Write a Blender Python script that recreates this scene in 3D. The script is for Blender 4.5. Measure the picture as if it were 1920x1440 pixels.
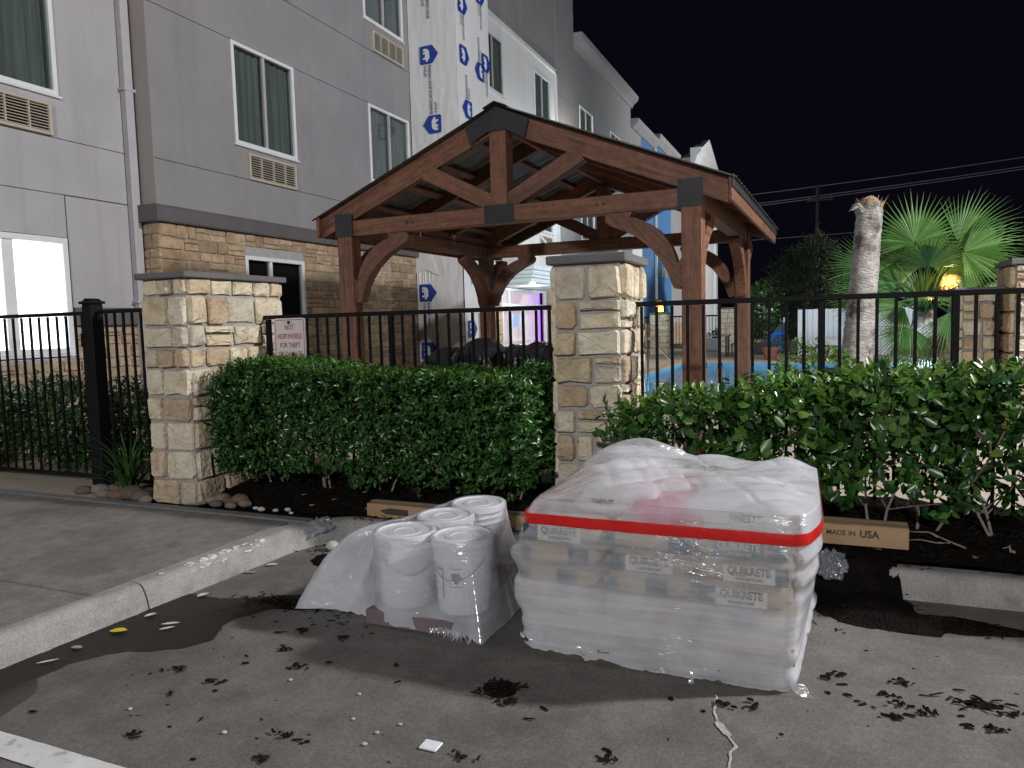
import bpy, math, random
import numpy as np
from mathutils import Matrix, Vector, noise as mnoise

sc = bpy.context.scene
for o in list(bpy.data.objects):
    bpy.data.objects.remove(o)
COL = sc.collection
R = math.radians

# ---------------------------------------------------------------- camera
cam = bpy.data.cameras.new('camera')
cam.sensor_width = 36.0
cam.lens = 1386.78 / 1920 * 36.0
cam.clip_start = 0.05
cam.clip_end = 800
co = bpy.data.objects.new('camera', cam)
COL.objects.link(co)
PIT, ROL, YAW = 0.0806988, -0.0267868, 0.4041875
fw = Vector((-math.sin(YAW) * math.cos(PIT), math.cos(YAW) * math.cos(PIT), -math.sin(PIT)))
r0 = Vector((math.cos(YAW), math.sin(YAW), 0))
u0 = r0.cross(fw)
rr = math.cos(ROL) * r0 + math.sin(ROL) * u0
uu = -math.sin(ROL) * r0 + math.cos(ROL) * u0
m = Matrix((rr, uu, -fw)).transposed().to_4x4()
m.translation = (0, 0, 1.5)
co.matrix_world = m
sc.camera = co

# ---------------------------------------------------------------- world: night sky
w = bpy.data.worlds.new('World')
sc.world = w
w.use_nodes = True
bg = w.node_tree.nodes['Background']
bg.inputs['Color'].default_value = (0.52, 0.42, 1.0, 1)
bg.inputs['Strength'].default_value = 0.0046

# ---------------------------------------------------------------- lamps of the place, and one added fill spot
def lamp(name, kind, loc, power, color, size=0.3, target=None, angle=None, blend=0.5):
    l = bpy.data.lights.new(name, kind)
    l.energy = power
    l.color = color
    if kind in ('POINT', 'SPOT'):
        l.shadow_soft_size = size
    if kind == 'SPOT':
        l.spot_size = R(angle)
        l.spot_blend = blend
    o = bpy.data.objects.new(name, l)
    COL.objects.link(o)
    o.location = loc
    if target:
        o.rotation_euler = (Vector(target) - Vector(loc)).to_track_quat('-Z', 'Y').to_euler()
    return o

# pole lamp by the pool to the right, and the parking lot lamp behind the photographer
lamp('pole_lamp_light', 'POINT', (8.0, 6.75, 6.9), 6200, (0.97, 0.965, 1.0), 0.30)
lamp('parking_lamp_light', 'POINT', (2.5, -13.0, 7.0), 6000, (0.96, 0.965, 1.0), 0.3)
# floodlight over the pool aimed at the white wing, and the wall pack on the building
lamp('pool_flood_light', 'SPOT', (6.5, 26.0, 6.5), 4900, (0.95, 0.97, 1.0), 0.3, (-8, 19.5, 1.8), 47, 0.75)
lamp('far_flood_light', 'SPOT', (9.0, 43.0, 7.0), 12000, (0.97, 0.98, 1.0), 0.3, (-8, 44.0, 6.0), 100, 0.5)  # added spot that brightens the far wings, not a known lamp
lamp('wall_pack_light', 'POINT', (-7.45, 23.62, 6.85), 190, (1.0, 0.98, 0.86), 0.1)

sc.view_settings.view_transform = 'Standard'
sc.view_settings.look = 'None'
sc.view_settings.exposure = 0.0
sc.view_settings.gamma = 1.0
sc.view_settings.use_curve_mapping = False
sc.cycles.use_denoising = True
sc.cycles.max_bounces = 7
sc.cycles.transparent_max_bounces = 24
sc.cycles.sample_clamp_indirect = 4.0
sc.cycles.caustics_reflective = False
sc.cycles.caustics_refractive = False

# ---------------------------------------------------------------- helpers
WM = {}

class MB:
    """collects shapes for one mesh"""
    def __init__(s):
        s.v = []; s.f = []; s.m = []; s.mi = 0; s.n = 0
    def add(s, v, f):
        k = s.n
        s.v.extend([tuple(p) for p in v])
        s.f.extend([tuple(i + k for i in q) for q in f])
        s.m.extend([s.mi] * len(f))
        s.n += len(v)
        return s
    def box(s, x0, y0, z0, x1, y1, z1):
        v = [(x0,y0,z0),(x1,y0,z0),(x1,y1,z0),(x0,y1,z0),(x0,y0,z1),(x1,y0,z1),(x1,y1,z1),(x0,y1,z1)]
        return s.add(v, [(0,3,2,1),(4,5,6,7),(0,1,5,4),(1,2,6,5),(2,3,7,6),(3,0,4,7)])
    def bbox(s, x0, y0, z0, x1, y1, z1, b=0.006):
        """chamfered box"""
        b = min(b, (x1-x0)*.45, (y1-y0)*.45, (z1-z0)*.45)
        X = (x0, x1); Y = (y0, y1); Z = (z0, z1)
        v = []; idx = {}
        for i in (0, 1):
            for j in (0, 1):
                for k in (0, 1):
                    sx, sy, sz = (1-2*i)*b, (1-2*j)*b, (1-2*k)*b
                    idx[i,j,k,'x'] = len(v); v.append((X[i], Y[j]+sy, Z[k]+sz))
                    idx[i,j,k,'y'] = len(v); v.append((X[i]+sx, Y[j], Z[k]+sz))
                    idx[i,j,k,'z'] = len(v); v.append((X[i]+sx, Y[j]+sy, Z[k]))
        f = []
        for i in (0, 1):
            q = [idx[i,0,0,'x'], idx[i,1,0,'x'], idx[i,1,1,'x'], idx[i,0,1,'x']]; f.append(q if i else q[::-1])
            q = [idx[0,i,0,'y'], idx[0,i,1,'y'], idx[1,i,1,'y'], idx[1,i,0,'y']]; f.append(q if i else q[::-1])
            q = [idx[0,0,i,'z'], idx[1,0,i,'z'], idx[1,1,i,'z'], idx[0,1,i,'z']]; f.append(q if i else q[::-1])
        for i in (0, 1):
            for j in (0, 1):
                q = [idx[i,j,0,'x'], idx[i,j,1,'x'], idx[i,j,1,'y'], idx[i,j,0,'y']]; f.append(q if i ^ j else q[::-1])
                q = [idx[i,0,j,'x'], idx[i,1,j,'x'], idx[i,1,j,'z'], idx[i,0,j,'z']]; f.append(q if not (i ^ j) else q[::-1])
                q = [idx[0,i,j,'y'], idx[1,i,j,'y'], idx[1,i,j,'z'], idx[0,i,j,'z']]; f.append(q if i ^ j else q[::-1])
        for i in (0, 1):
            for j in (0, 1):
                for k in (0, 1):
                    q = [idx[i,j,k,'x'], idx[i,j,k,'y'], idx[i,j,k,'z']]; f.append(q if not (i ^ j ^ k) else q[::-1])
        return s.add(v, f)
    def prism(s, pts, axis, a, b):
        """extrude a 2-D polygon; axis 'x' takes (y,z), 'y' takes (x,z), 'z' takes (x,y)"""
        n = len(pts)
        P = {'x': lambda p, t: (t, p[0], p[1]), 'y': lambda p, t: (p[0], t, p[1]), 'z': lambda p, t: (p[0], p[1], t)}[axis]
        v = [P(p, a) for p in pts] + [P(p, b) for p in pts]
        f = [tuple(range(n))[::-1], tuple(range(n, 2*n))]
        f += [(i, (i+1) % n, n+(i+1) % n, n+i) for i in range(n)]
        return s.add(v, f)
    def tube(s, pts, rad, n=6, caps=True):
        pts = [Vector(p) for p in pts]
        rs = rad if isinstance(rad, (list, tuple)) else [rad]*len(pts)
        v = []; f = []
        ref = None
        for i, p in enumerate(pts):
            d = (pts[min(i+1, len(pts)-1)] - pts[max(i-1, 0)]).normalized()
            if ref is None:
                ref = Vector((0,0,1)) if abs(d.z) < .9 else Vector((1,0,0))
            a = d.cross(ref).normalized(); b = d.cross(a).normalized(); ref = -b if False else ref
            for k in range(n):
                t = 2*math.pi*k/n
                v.append(p + (a*math.cos(t) + b*math.sin(t))*rs[i])
        for i in range(len(pts)-1):
            for k in range(n):
                f.append((i*n+k, i*n+(k+1) % n, (i+1)*n+(k+1) % n, (i+1)*n+k))
        if caps:
            f.append(tuple(range(n))[::-1]); f.append(tuple(range((len(pts)-1)*n, len(pts)*n)))
        return s.add(v, f)
    def lathe(s, prof, cx, cy, n=24, close=False):
        v = []; f = []
        for r, z in prof:
            for k in range(n):
                t = 2*math.pi*k/n
                v.append((cx+r*math.cos(t), cy+r*math.sin(t), z))
        for i in range(len(prof)-1):
            for k in range(n):
                f.append((i*n+k, i*n+(k+1) % n, (i+1)*n+(k+1) % n, (i+1)*n+k))
        return s.add(v, f)
    def grid(s, P, closed_u=False):
        """P[i][j] points"""
        nu, nv = len(P), len(P[0])
        v = [p for row in P for p in row]
        f = []
        for i in range(nu if closed_u else nu-1):
            for j in range(nv-1):
                a = i*nv+j; b = ((i+1) % nu)*nv+j
                f.append((a, b, b+1, a+1))
        return s.add(v, f)
    def mesh(s, name, smooth=False):
        me = bpy.data.meshes.new(name)
        me.from_pydata(s.v, [], s.f)
        if any(s.m):
            me.polygons.foreach_set('material_index', s.m)
        if smooth:
            me.polygons.foreach_set('use_smooth', [True]*len(me.polygons))
        me.update()
        return me

def npmesh(name, V, F, mats, smooth=False):
    """mesh from numpy arrays, all faces the same size"""
    me = bpy.data.meshes.new(name)
    k = F.shape[1]
    me.vertices.add(len(V)); me.vertices.foreach_set('co', V.astype(np.float32).ravel())
    me.loops.add(F.size); me.loops.foreach_set('vertex_index', F.astype(np.int32).ravel())
    me.polygons.add(len(F))
    me.polygons.foreach_set('loop_start', np.arange(0, F.size, k, dtype=np.int32))
    me.update(calc_edges=True)
    me.validate()
    for mm in mats: me.materials.append(mm)
    if smooth:
        me.polygons.foreach_set('use_smooth', [True]*len(me.polygons))
    return me

def _link(o, mat, parent, mtx=None):
    if mat is not None and not o.data.materials:
        for q in (mat if isinstance(mat, (list, tuple)) else [mat]):
            o.data.materials.append(q)
    COL.objects.link(o)
    M_ = mtx or Matrix.Identity(4)
    if parent is not None:
        o.parent = parent
        PW = WM[parent.name]
        o.matrix_parent_inverse = PW.inverted()
    o.matrix_basis = M_
    WM[o.name] = M_.copy()
    return o

def thing(name, label, cat, loc=(0,0,0), group=None, rotz=0.0):
    o = bpy.data.objects.new(name, None)
    o.empty_display_size = 0.2
    COL.objects.link(o)
    M_ = Matrix.Translation(loc) @ Matrix.Rotation(rotz, 4, 'Z')
    o.matrix_basis = M_
    WM[o.name] = M_
    o['label'] = label; o['category'] = cat
    if group: o['group'] = group
    return o

def part(name, mb, mat, parent, label=None, mtx=None, smooth=False, stuff=False):
    me = mb.mesh(name, smooth) if isinstance(mb, MB) else mb
    o = bpy.data.objects.new(name, me)
    _link(o, mat, parent, mtx)
    if label: o['label'] = label
    if stuff: o['kind'] = 'stuff'
    return o

def solo(name, mb, mat, label, cat, group=None, smooth=False):
    """a thing that is one mesh, its origin moved to its base"""
    V = np.array(mb.v)
    c = (V.min(0)+V.max(0))/2; c[2] = V[:,2].min()
    mb.v = [tuple(p) for p in V-c]
    me = mb.mesh(name, smooth)
    o = bpy.data.objects.new(name, me)
    _link(o, mat, None, Matrix.Translation(c))
    o['label'] = label; o['category'] = cat
    if group: o['group'] = group
    return o

def setting(name, mb, mat, kind='structure', smooth=False):
    me = mb.mesh(name, smooth) if isinstance(mb, MB) else mb
    o = bpy.data.objects.new(name, me)
    _link(o, mat, None)
    o['kind'] = kind
    return o

def beam(name, p0, p1, wd, ht, mat, parent, up=(0,0,1), bev=0.006, label=None):
    """a squared timber with its own length axis (local X), so the grain runs along it"""
    p0 = Vector(p0); p1 = Vector(p1)
    d = (p1-p0); L = d.length; d.normalize()
    upv = Vector(up)
    s = upv.cross(d)
    if s.length < 1e-4: s = Vector((0,1,0)).cross(d)
    s.normalize(); t = d.cross(s)
    M_ = Matrix((d, s, t)).transposed().to_4x4(); M_.translation = p0
    mb = MB().bbox(0, -wd/2, -ht/2, L, wd/2, ht/2, bev)
    return part(name, mb, mat, parent, label, M_)

_TXT = {}
def text_mesh(txt, size, bold=0.0, depth=0.001, cond=1.0, align='CENTER'):
    key = (txt, size, bold, depth, cond, align)
    if key in _TXT: return _TXT[key]
    cu = bpy.data.curves.new('lettering', 'FONT')
    cu.body = txt; cu.size = size; cu.offset = bold*size; cu.extrude = depth
    cu.align_x = align; cu.align_y = 'CENTER'
    cu.resolution_u = 3
    o = bpy.data.objects.new('lettering', cu)
    me = bpy.data.meshes.new_from_object(o)
    if cond != 1.0:
        for v in me.vertices: v.co.x *= cond
    bpy.data.objects.remove(o)
    me.name = 'lettering'
    _TXT[key] = me
    return me

def frame(origin, right, up):
    r = Vector(right).normalized(); u = Vector(up).normalized(); n = r.cross(u)
    M_ = Matrix((r, u, n)).transposed().to_4x4(); M_.translation = origin
    return M_

def lettering(txt, size, origin, right, up, mat, parent, bold=0.02, cond=1.0, name='lettering', align='CENTER', depth=0.0008, fit=None):
    me = text_mesh(txt, size, bold, depth, cond, align).copy()
    if fit:                                             # set the words to an exact width
        xs = [v.co.x for v in me.vertices]; k = fit/(max(xs)-min(xs))
        for v in me.vertices: v.co.x *= k
    return part(name, me, mat, parent, None, frame(origin, right, up))

def nz(x, y, z=0.0):
    return mnoise.noise(Vector((x, y, z)))

# ---------------------------------------------------------------- materials
def mat(name, c1, c2=None, scale=4.0, rough=0.8, bump=0.0, bscale=60.0, stretch=(1,1,1), coord='pos', metal=0.0,
        rand=None, stain=None, spec=0.5, detail=5.0, bdist=0.02, rvar=0.0, speck=None, streak=None):
    """procedural surface: two colours mixed by noise, optional per-object hues, a stain layer, relief"""
    mt = bpy.data.materials.new(name); mt.use_nodes = True
    nt = mt.node_tree; N = nt.nodes; L = nt.links
    b = N['Principled BSDF']
    b.inputs['Roughness'].default_value = rough
    b.inputs['Metallic'].default_value = metal
    b.inputs['Specular IOR Level'].default_value = spec
    if coord == 'pos':
        src = N.new('ShaderNodeNewGeometry').outputs['Position']
    else:
        src = N.new('ShaderNodeTexCoord').outputs['Object']
    mp = N.new('ShaderNodeMapping'); mp.inputs['Scale'].default_value = stretch
    L.new(src, mp.inputs['Vector'])
    if coord == 'obj':                                  # shift the pattern from one piece to the next
        oi0 = N.new('ShaderNodeObjectInfo')
        cx = N.new('ShaderNodeCombineXYZ'); mu = N.new('ShaderNodeMath'); mu.operation = 'MULTIPLY'; mu.inputs[1].default_value = 37.0
        L.new(oi0.outputs['Random'], mu.inputs[0])
        for i in range(3): L.new(mu.outputs[0], cx.inputs[i])
        L.new(cx.outputs[0], mp.inputs['Location'])
    vec = mp.outputs['Vector']
    c2 = c2 or c1
    nn = N.new('ShaderNodeTexNoise'); nn.inputs['Scale'].default_value = scale; nn.inputs['Detail'].default_value = detail
    nn.inputs['Roughness'].default_value = 0.62
    L.new(vec, nn.inputs['Vector'])
    mr = N.new('ShaderNodeMapRange'); mr.inputs[1].default_value = 0.32; mr.inputs[2].default_value = 0.68
    L.new(nn.outputs['Fac'], mr.inputs[0])
    mx = N.new('ShaderNodeMix'); mx.data_type = 'RGBA'
    mx.inputs['A'].default_value = (*c1, 1); mx.inputs['B'].default_value = (*c2, 1)
    L.new(mr.outputs[0], mx.inputs['Factor'])
    out = mx.outputs['Result']
    if rand:
        oi = N.new('ShaderNodeObjectInfo')
        cr = N.new('ShaderNodeValToRGB'); cr.color_ramp.interpolation = 'CONSTANT' if len(rand) > 3 else 'LINEAR'
        el = cr.color_ramp.elements
        while len(el) < len(rand): el.new(0.5)
        for i, c in enumerate(rand):
            el[i].position = i/len(rand) if len(rand) > 3 else i/max(1, len(rand)-1)
            el[i].color = (*c, 1)
        L.new(oi.outputs['Random'], cr.inputs[0])
        m2 = N.new('ShaderNodeMix'); m2.data_type = 'RGBA'; m2.blend_type = 'MULTIPLY'; m2.inputs['Factor'].default_value = 1
        L.new(out, m2.inputs['A']); L.new(cr.outputs[0], m2.inputs['B'])
        out = m2.outputs['Result']
    if stain:
        cs, ss, lo, hi, amt = stain
        n3 = N.new('ShaderNodeTexNoise'); n3.inputs['Scale'].default_value = ss; n3.inputs['Detail'].default_value = 6
        n3.inputs['Roughness'].default_value = 0.65
        L.new(vec if coord == 'obj' else src, n3.inputs['Vector'])
        m3 = N.new('ShaderNodeMapRange'); m3.inputs[1].default_value = lo; m3.inputs[2].default_value = hi; m3.inputs[4].default_value = amt
        L.new(n3.outputs['Fac'], m3.inputs[0])
        m4 = N.new('ShaderNodeMix'); m4.data_type = 'RGBA'
        L.new(m3.outputs[0], m4.inputs['Factor']); L.new(out, m4.inputs['A']); m4.inputs['B'].default_value = (*cs, 1)
        out = m4.outputs['Result']
    if streak:                                          # rain streaks: stretched far along z
        cs, amt = streak
        mq = N.new('ShaderNodeMapping'); mq.inputs['Scale'].default_value = (3.2, 3.2, 0.16); L.new(src, mq.inputs['Vector'])
        n6 = N.new('ShaderNodeTexNoise'); n6.inputs['Scale'].default_value = 2.0; n6.inputs['Detail'].default_value = 6; L.new(mq.outputs[0], n6.inputs['Vector'])
        m6 = N.new('ShaderNodeMapRange'); m6.inputs[1].default_value = 0.5; m6.inputs[2].default_value = 0.74; m6.inputs[4].default_value = amt
        L.new(n6.outputs['Fac'], m6.inputs[0])
        m7 = N.new('ShaderNodeMix'); m7.data_type = 'RGBA'; m7.inputs['B'].default_value = (*cs, 1)
        L.new(m6.outputs[0], m7.inputs['Factor']); L.new(out, m7.inputs['A']); out = m7.outputs['Result']
    if speck:                                           # grains of sand and aggregate
        ss, amt = speck
        vo = N.new('ShaderNodeTexNoise'); vo.inputs['Scale'].default_value = ss; vo.inputs['Detail'].default_value = 3; vo.inputs['Roughness'].default_value = 0.7
        L.new(src, vo.inputs['Vector'])
        ms_ = N.new('ShaderNodeMapRange'); ms_.inputs[1].default_value = 0.33; ms_.inputs[2].default_value = 0.67
        ms_.inputs[3].default_value = 1-amt; ms_.inputs[4].default_value = 1+amt
        L.new(vo.outputs['Fac'], ms_.inputs[0])
        cc_ = N.new('ShaderNodeCombineColor')
        for i in range(3): L.new(ms_.outputs[0], cc_.inputs[i])
        m8 = N.new('ShaderNodeMix'); m8.data_type = 'RGBA'; m8.blend_type = 'MULTIPLY'; m8.inputs['Factor'].default_value = 1
        L.new(out, m8.inputs['A']); L.new(cc_.outputs[0], m8.inputs['B']); out = m8.outputs['Result']
    L.new(out, b.inputs['Base Color'])
    if rvar:
        m5 = N.new('ShaderNodeMapRange'); m5.inputs[3].default_value = max(0.03, rough-rvar); m5.inputs[4].default_value = min(1, rough+rvar)
        L.new(nn.outputs['Fac'], m5.inputs[0]); L.new(m5.outputs[0], b.inputs['Roughness'])
    if bump:
        n2 = N.new('ShaderNodeTexNoise'); n2.inputs['Scale'].default_value = bscale; n2.inputs['Detail'].default_value = 4
        L.new(vec, n2.inputs['Vector'])
        bp = N.new('ShaderNodeBump'); bp.inputs['Strength'].default_value = bump; bp.inputs['Distance'].default_value = bdist
        L.new(n2.outputs['Fac'], bp.inputs['Height']); L.new(bp.outputs[0], b.inputs['Normal'])
    return mt

def emit(name, col, strength, col2=None, scale=3.0, stretch=(1,1,1)):
    mt = bpy.data.materials.new(name); mt.use_nodes = True
    nt = mt.node_tree; b = nt.nodes['Principled BSDF']
    b.inputs['Base Color'].default_value = (*[c*.6 for c in col], 1)
    b.inputs['Emission Color'].default_value = (*col, 1)
    b.inputs['Emission Strength'].default_value = strength
    if col2:
        N = nt.nodes; L = nt.links
        g = N.new('ShaderNodeNewGeometry'); mp = N.new('ShaderNodeMapping'); mp.inputs['Scale'].default_value = stretch
        n = N.new('ShaderNodeTexNoise'); n.inputs['Scale'].default_value = scale
        mx = N.new('ShaderNodeMix'); mx.data_type = 'RGBA'
        mx.inputs['A'].default_value = (*col, 1); mx.inputs['B'].default_value = (*col2, 1)
        L.new(g.outputs['Position'], mp.inputs[0]); L.new(mp.outputs[0], n.inputs['Vector'])
        L.new(n.outputs['Fac'], mx.inputs['Factor']); L.new(mx.outputs['Result'], b.inputs['Emission Color'])
    return mt

def leafmat(name, dark, mid, light, rough=0.38, trans=0.25, spec=0.5):
    mt = bpy.data.materials.new(name); mt.use_nodes = True
    nt = mt.node_tree; N = nt.nodes; L = nt.links
    b = N['Principled BSDF']; b.inputs['Roughness'].default_value = rough; b.inputs['Specular IOR Level'].default_value = spec
    g = N.new('ShaderNodeNewGeometry'); oi = N.new('ShaderNodeObjectInfo')
    ad = N.new('ShaderNodeMath'); ad.operation = 'ADD'; fr = N.new('ShaderNodeMath'); fr.operation = 'FRACT'
    L.new(g.outputs['Random Per Island'], ad.inputs[0]); L.new(oi.outputs['Random'], ad.inputs[1]); L.new(ad.outputs[0], fr.inputs[0])
    cr = N.new('ShaderNodeValToRGB'); el = cr.color_ramp.elements
    el[0].color = (*dark, 1); el[1].position = 1.0; el[1].color = (*light, 1)
    e = el.new(0.6); e.color = (*mid, 1)
    L.new(fr.outputs[0], cr.inputs[0])
    n = N.new('ShaderNodeTexNoise'); n.inputs['Scale'].default_value = 18
    L.new(g.outputs['Position'], n.inputs['Vector'])
    mv = N.new('ShaderNodeMix'); mv.data_type = 'RGBA'; mv.blend_type = 'MULTIPLY'; mv.inputs['Factor'].default_value = 0.5
    gr = N.new('ShaderNodeMapRange'); gr.inputs[3].default_value = 0.45; gr.inputs[4].default_value = 1.5
    L.new(n.outputs['Fac'], gr.inputs[0])
    cc = N.new('ShaderNodeCombineColor')
    for i in range(3): L.new(gr.outputs[0], cc.inputs[i])
    L.new(cr.outputs[0], mv.inputs['A']); L.new(cc.outputs[0], mv.inputs['B'])
    L.new(mv.outputs['Result'], b.inputs['Base Color'])
    tr = N.new('ShaderNodeBsdfTranslucent'); L.new(mv.outputs['Result'], tr.inputs['Color'])
    ms = N.new('ShaderNodeMixShader'); ms.inputs[0].default_value = trans
    L.new(b.outputs[0], ms.inputs[1]); L.new(tr.outputs[0], ms.inputs[2])
    L.new(ms.outputs[0], N['Material Output'].inputs['Surface'])
    return mt

def filmmat(name, lo=0.35, hi=0.85, col=(0.86,0.87,0.90), stretch=(2.2,2.2,26)):
    """stretch wrap: thin milky plastic, hazier where layers overlap"""
    mt = bpy.data.materials.new(name); mt.use_nodes = True
    nt = mt.node_tree; N = nt.nodes; L = nt.links
    b = N['Principled BSDF']
    b.inputs['Base Color'].default_value = (*col, 1); b.inputs['Roughness'].default_value = 0.16
    b.inputs['Specular IOR Level'].default_value = 0.6
    g = N.new('ShaderNodeNewGeometry')
    mp = N.new('ShaderNodeMapping'); mp.inputs['Scale'].default_value = stretch; mp.inputs['Rotation'].default_value = (0.10, 0.06, 0)
    L.new(g.outputs['Position'], mp.inputs[0])
    n = N.new('ShaderNodeTexNoise'); n.inputs['Scale'].default_value = 1.6; n.inputs['Detail'].default_value = 6; n.inputs['Roughness'].default_value = .62
    L.new(mp.outputs[0], n.inputs['Vector'])
    n2 = N.new('ShaderNodeTexNoise'); n2.inputs['Scale'].default_value = 5.5; n2.inputs['Detail'].default_value = 5; n2.inputs['Distortion'].default_value = 0.8
    L.new(g.outputs['Position'], n2.inputs['Vector'])
    av = N.new('ShaderNodeMath'); av.operation = 'MULTIPLY_ADD'; av.inputs[1].default_value = 0.55
    h = N.new('ShaderNodeMath'); h.operation = 'MULTIPLY'; h.inputs[1].default_value = 0.45
    L.new(n2.outputs['Fac'], h.inputs[0]); L.new(n.outputs['Fac'], av.inputs[0]); L.new(h.outputs[0], av.inputs[2])
    mr = N.new('ShaderNodeMapRange'); mr.inputs[1].default_value = 0.36; mr.inputs[2].default_value = 0.64
    mr.inputs[3].default_value = lo; mr.inputs[4].default_value = hi
    L.new(av.outputs[0], mr.inputs[0])
    at = N.new('ShaderNodeAttribute'); at.attribute_name = 'layers'
    ml = N.new('ShaderNodeMath'); ml.operation = 'ADD'; ml.use_clamp = True
    L.new(mr.outputs[0], ml.inputs[0]); L.new(at.outputs['Fac'], ml.inputs[1])
    bp = N.new('ShaderNodeBump'); bp.inputs['Strength'].default_value = 0.35; bp.inputs['Distance'].default_value = 0.008
    L.new(av.outputs[0], bp.inputs['Height']); L.new(bp.outputs[0], b.inputs['Normal'])
    # crinkles: sharp ridges where the plastic is drawn tight, for the bright glints
    vn = N.new('ShaderNodeTexNoise'); vn.inputs['Scale'].default_value = 7.0; vn.inputs['Detail'].default_value = 4; vn.inputs['Distortion'].default_value = 1.2
    mp2 = N.new('ShaderNodeMapping'); mp2.inputs['Scale'].default_value = (0.55, 0.55, 3.2); mp2.inputs['Rotation'].default_value = (0.15, 0.22, 0)
    L.new(g.outputs['Position'], mp2.inputs[0]); L.new(mp2.outputs[0], vn.inputs['Vector'])
    sb = N.new('ShaderNodeMath'); sb.operation = 'SUBTRACT'; sb.inputs[1].default_value = 0.5; L.new(vn.outputs['Fac'], sb.inputs[0])
    ab = N.new('ShaderNodeMath'); ab.operation = 'ABSOLUTE'; L.new(sb.outputs[0], ab.inputs[0])
    bp2 = N.new('ShaderNodeBump'); bp2.inputs['Distance'].default_value = 0.04
    nm = N.new('ShaderNodeTexNoise'); nm.inputs['Scale'].default_value = 2.6; nm.inputs['Detail'].default_value = 3; L.new(g.outputs['Position'], nm.inputs['Vector'])
    rm = N.new('ShaderNodeMapRange'); rm.inputs[1].default_value = 0.50; rm.inputs[2].default_value = 0.66; rm.inputs[3].default_value = 0.10; rm.inputs[4].default_value = 0.9
    L.new(nm.outputs['Fac'], rm.inputs[0]); L.new(rm.outputs[0], bp2.inputs['Strength'])
    L.new(ab.outputs[0], bp2.inputs['Height']); L.new(bp.outputs[0], bp2.inputs['Normal'])
    t = N.new('ShaderNodeBsdfTransparent'); t.inputs[0].default_value = (0.97, 0.97, 0.98, 1)
    tl = N.new('ShaderNodeBsdfTranslucent'); tl.inputs[0].default_value = (*col, 1)
    m0 = N.new('ShaderNodeMixShader'); m0.inputs[0].default_value = 0.45
    L.new(b.outputs[0], m0.inputs[1]); L.new(tl.outputs[0], m0.inputs[2])
    gl = N.new('ShaderNodeBsdfGlossy'); gl.inputs['Roughness'].default_value = 0.13; L.new(bp2.outputs[0], gl.inputs['Normal'])
    m1 = N.new('ShaderNodeMixShader'); L.new(ml.outputs[0], m1.inputs[0])
    L.new(t.outputs[0], m1.inputs[1]); L.new(m0.outputs[0], m1.inputs[2])
    m2 = N.new('ShaderNodeMixShader'); m2.inputs[0].default_value = 0.14
    L.new(m1.outputs[0], m2.inputs[1]); L.new(gl.outputs[0], m2.inputs[2])
    L.new(m2.outputs[0], N['Material Output'].inputs['Surface'])
    return mt

def glassmat(name, tint=(0.70,0.735,0.725), refl=0.07):
    mt = bpy.data.materials.new(name); mt.use_nodes = True
    nt = mt.node_tree; N = nt.nodes; L = nt.links
    N.remove(N['Principled BSDF'])
    t = N.new('ShaderNodeBsdfTransparent'); t.inputs[0].default_value = (*tint, 1)
    gl = N.new('ShaderNodeBsdfGlossy'); gl.inputs['Roughness'].default_value = 0.03; gl.inputs[0].default_value = (0.9, 0.95, 1, 1)
    g = N.new('ShaderNodeNewGeometry'); n = N.new('ShaderNodeTexNoise'); n.inputs['Scale'].default_value = 1.2
    bp = N.new('ShaderNodeBump'); bp.inputs['Strength'].default_value = 0.05
    L.new(g.outputs['Position'], n.inputs['Vector']); L.new(n.outputs['Fac'], bp.inputs['Height']); L.new(bp.outputs[0], gl.inputs['Normal'])
    ms = N.new('ShaderNodeMixShader'); ms.inputs[0].default_value = refl
    L.new(t.outputs[0], ms.inputs[1]); L.new(gl.outputs[0], ms.inputs[2])
    L.new(ms.outputs[0], N['Material Output'].inputs['Surface'])
    return mt

M = {}
M['lot'] = mat('lot_concrete', (0.116,0.106,0.094), (0.172,0.158,0.140), 5, 0.85, 0.5, 220, stain=((0.062,0.058,0.053), 1.5, 0.48, 0.70, 0.7), bdist=.006, detail=9, speck=(95, .27))
M['walk'] = mat('walk_concrete', (0.17,0.157,0.14), (0.255,0.237,0.215), 9, 0.85, 0.5, 200, stain=((0.11,0.092,0.074), 1.5, 0.47, 0.68, 0.75), bdist=.006, detail=9, speck=(95, .24))
M['curb'] = mat('curb_concrete', (0.27,0.255,0.235), (0.38,0.365,0.34), 5.0, 0.85, 0.4, 90, stain=((0.15,0.13,0.11), 4, 0.5, 0.72, 0.7), bdist=.01, speck=(110, .22))
M['deck'] = mat('deck_concrete', (0.42,0.37,0.28), (0.52,0.46,0.36), 2, 0.85, 0.2, 90, stain=((0.3,0.24,0.17), 1.0, 0.5, 0.7, 0.5))
M['steel_edge'] = mat('steel_edging', (0.14,0.145,0.155), (0.22,0.22,0.23), 9, 0.55, 0.2, 60)
M['stripe'] = mat('stripe_paint', (0.72,0.72,0.70), (0.60,0.59,0.57), 9, 0.7, 0.3, 140, stain=((0.28,0.26,0.24), 14, 0.56, 0.66, 0.7), bdist=.005)
M['wet'] = mat('wet_concrete', (0.016,0.012,0.0085), (0.026,0.0195,0.0135), 3, 0.34, 0.12, 60, rvar=0.12, stain=((0.046,0.036,0.026), 2.2, 0.54, 0.72, 0.6), spec=.10)
M['crackfill'] = mat('crack_filler', (0.55,0.53,0.5), (0.32,0.31,0.29), 25, 0.9, 0.4, 90)
M['mulch'] = mat('mulch', (0.006,0.0048,0.0042), (0.014,0.011,0.009), 14, 0.95, 0.8, 60, bdist=.03, spec=.05)
M['chip'] = mat('mulch_chip', (0.010,0.008,0.007), (0.020,0.0155,0.0125), 30, 0.9, spec=.1)
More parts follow.
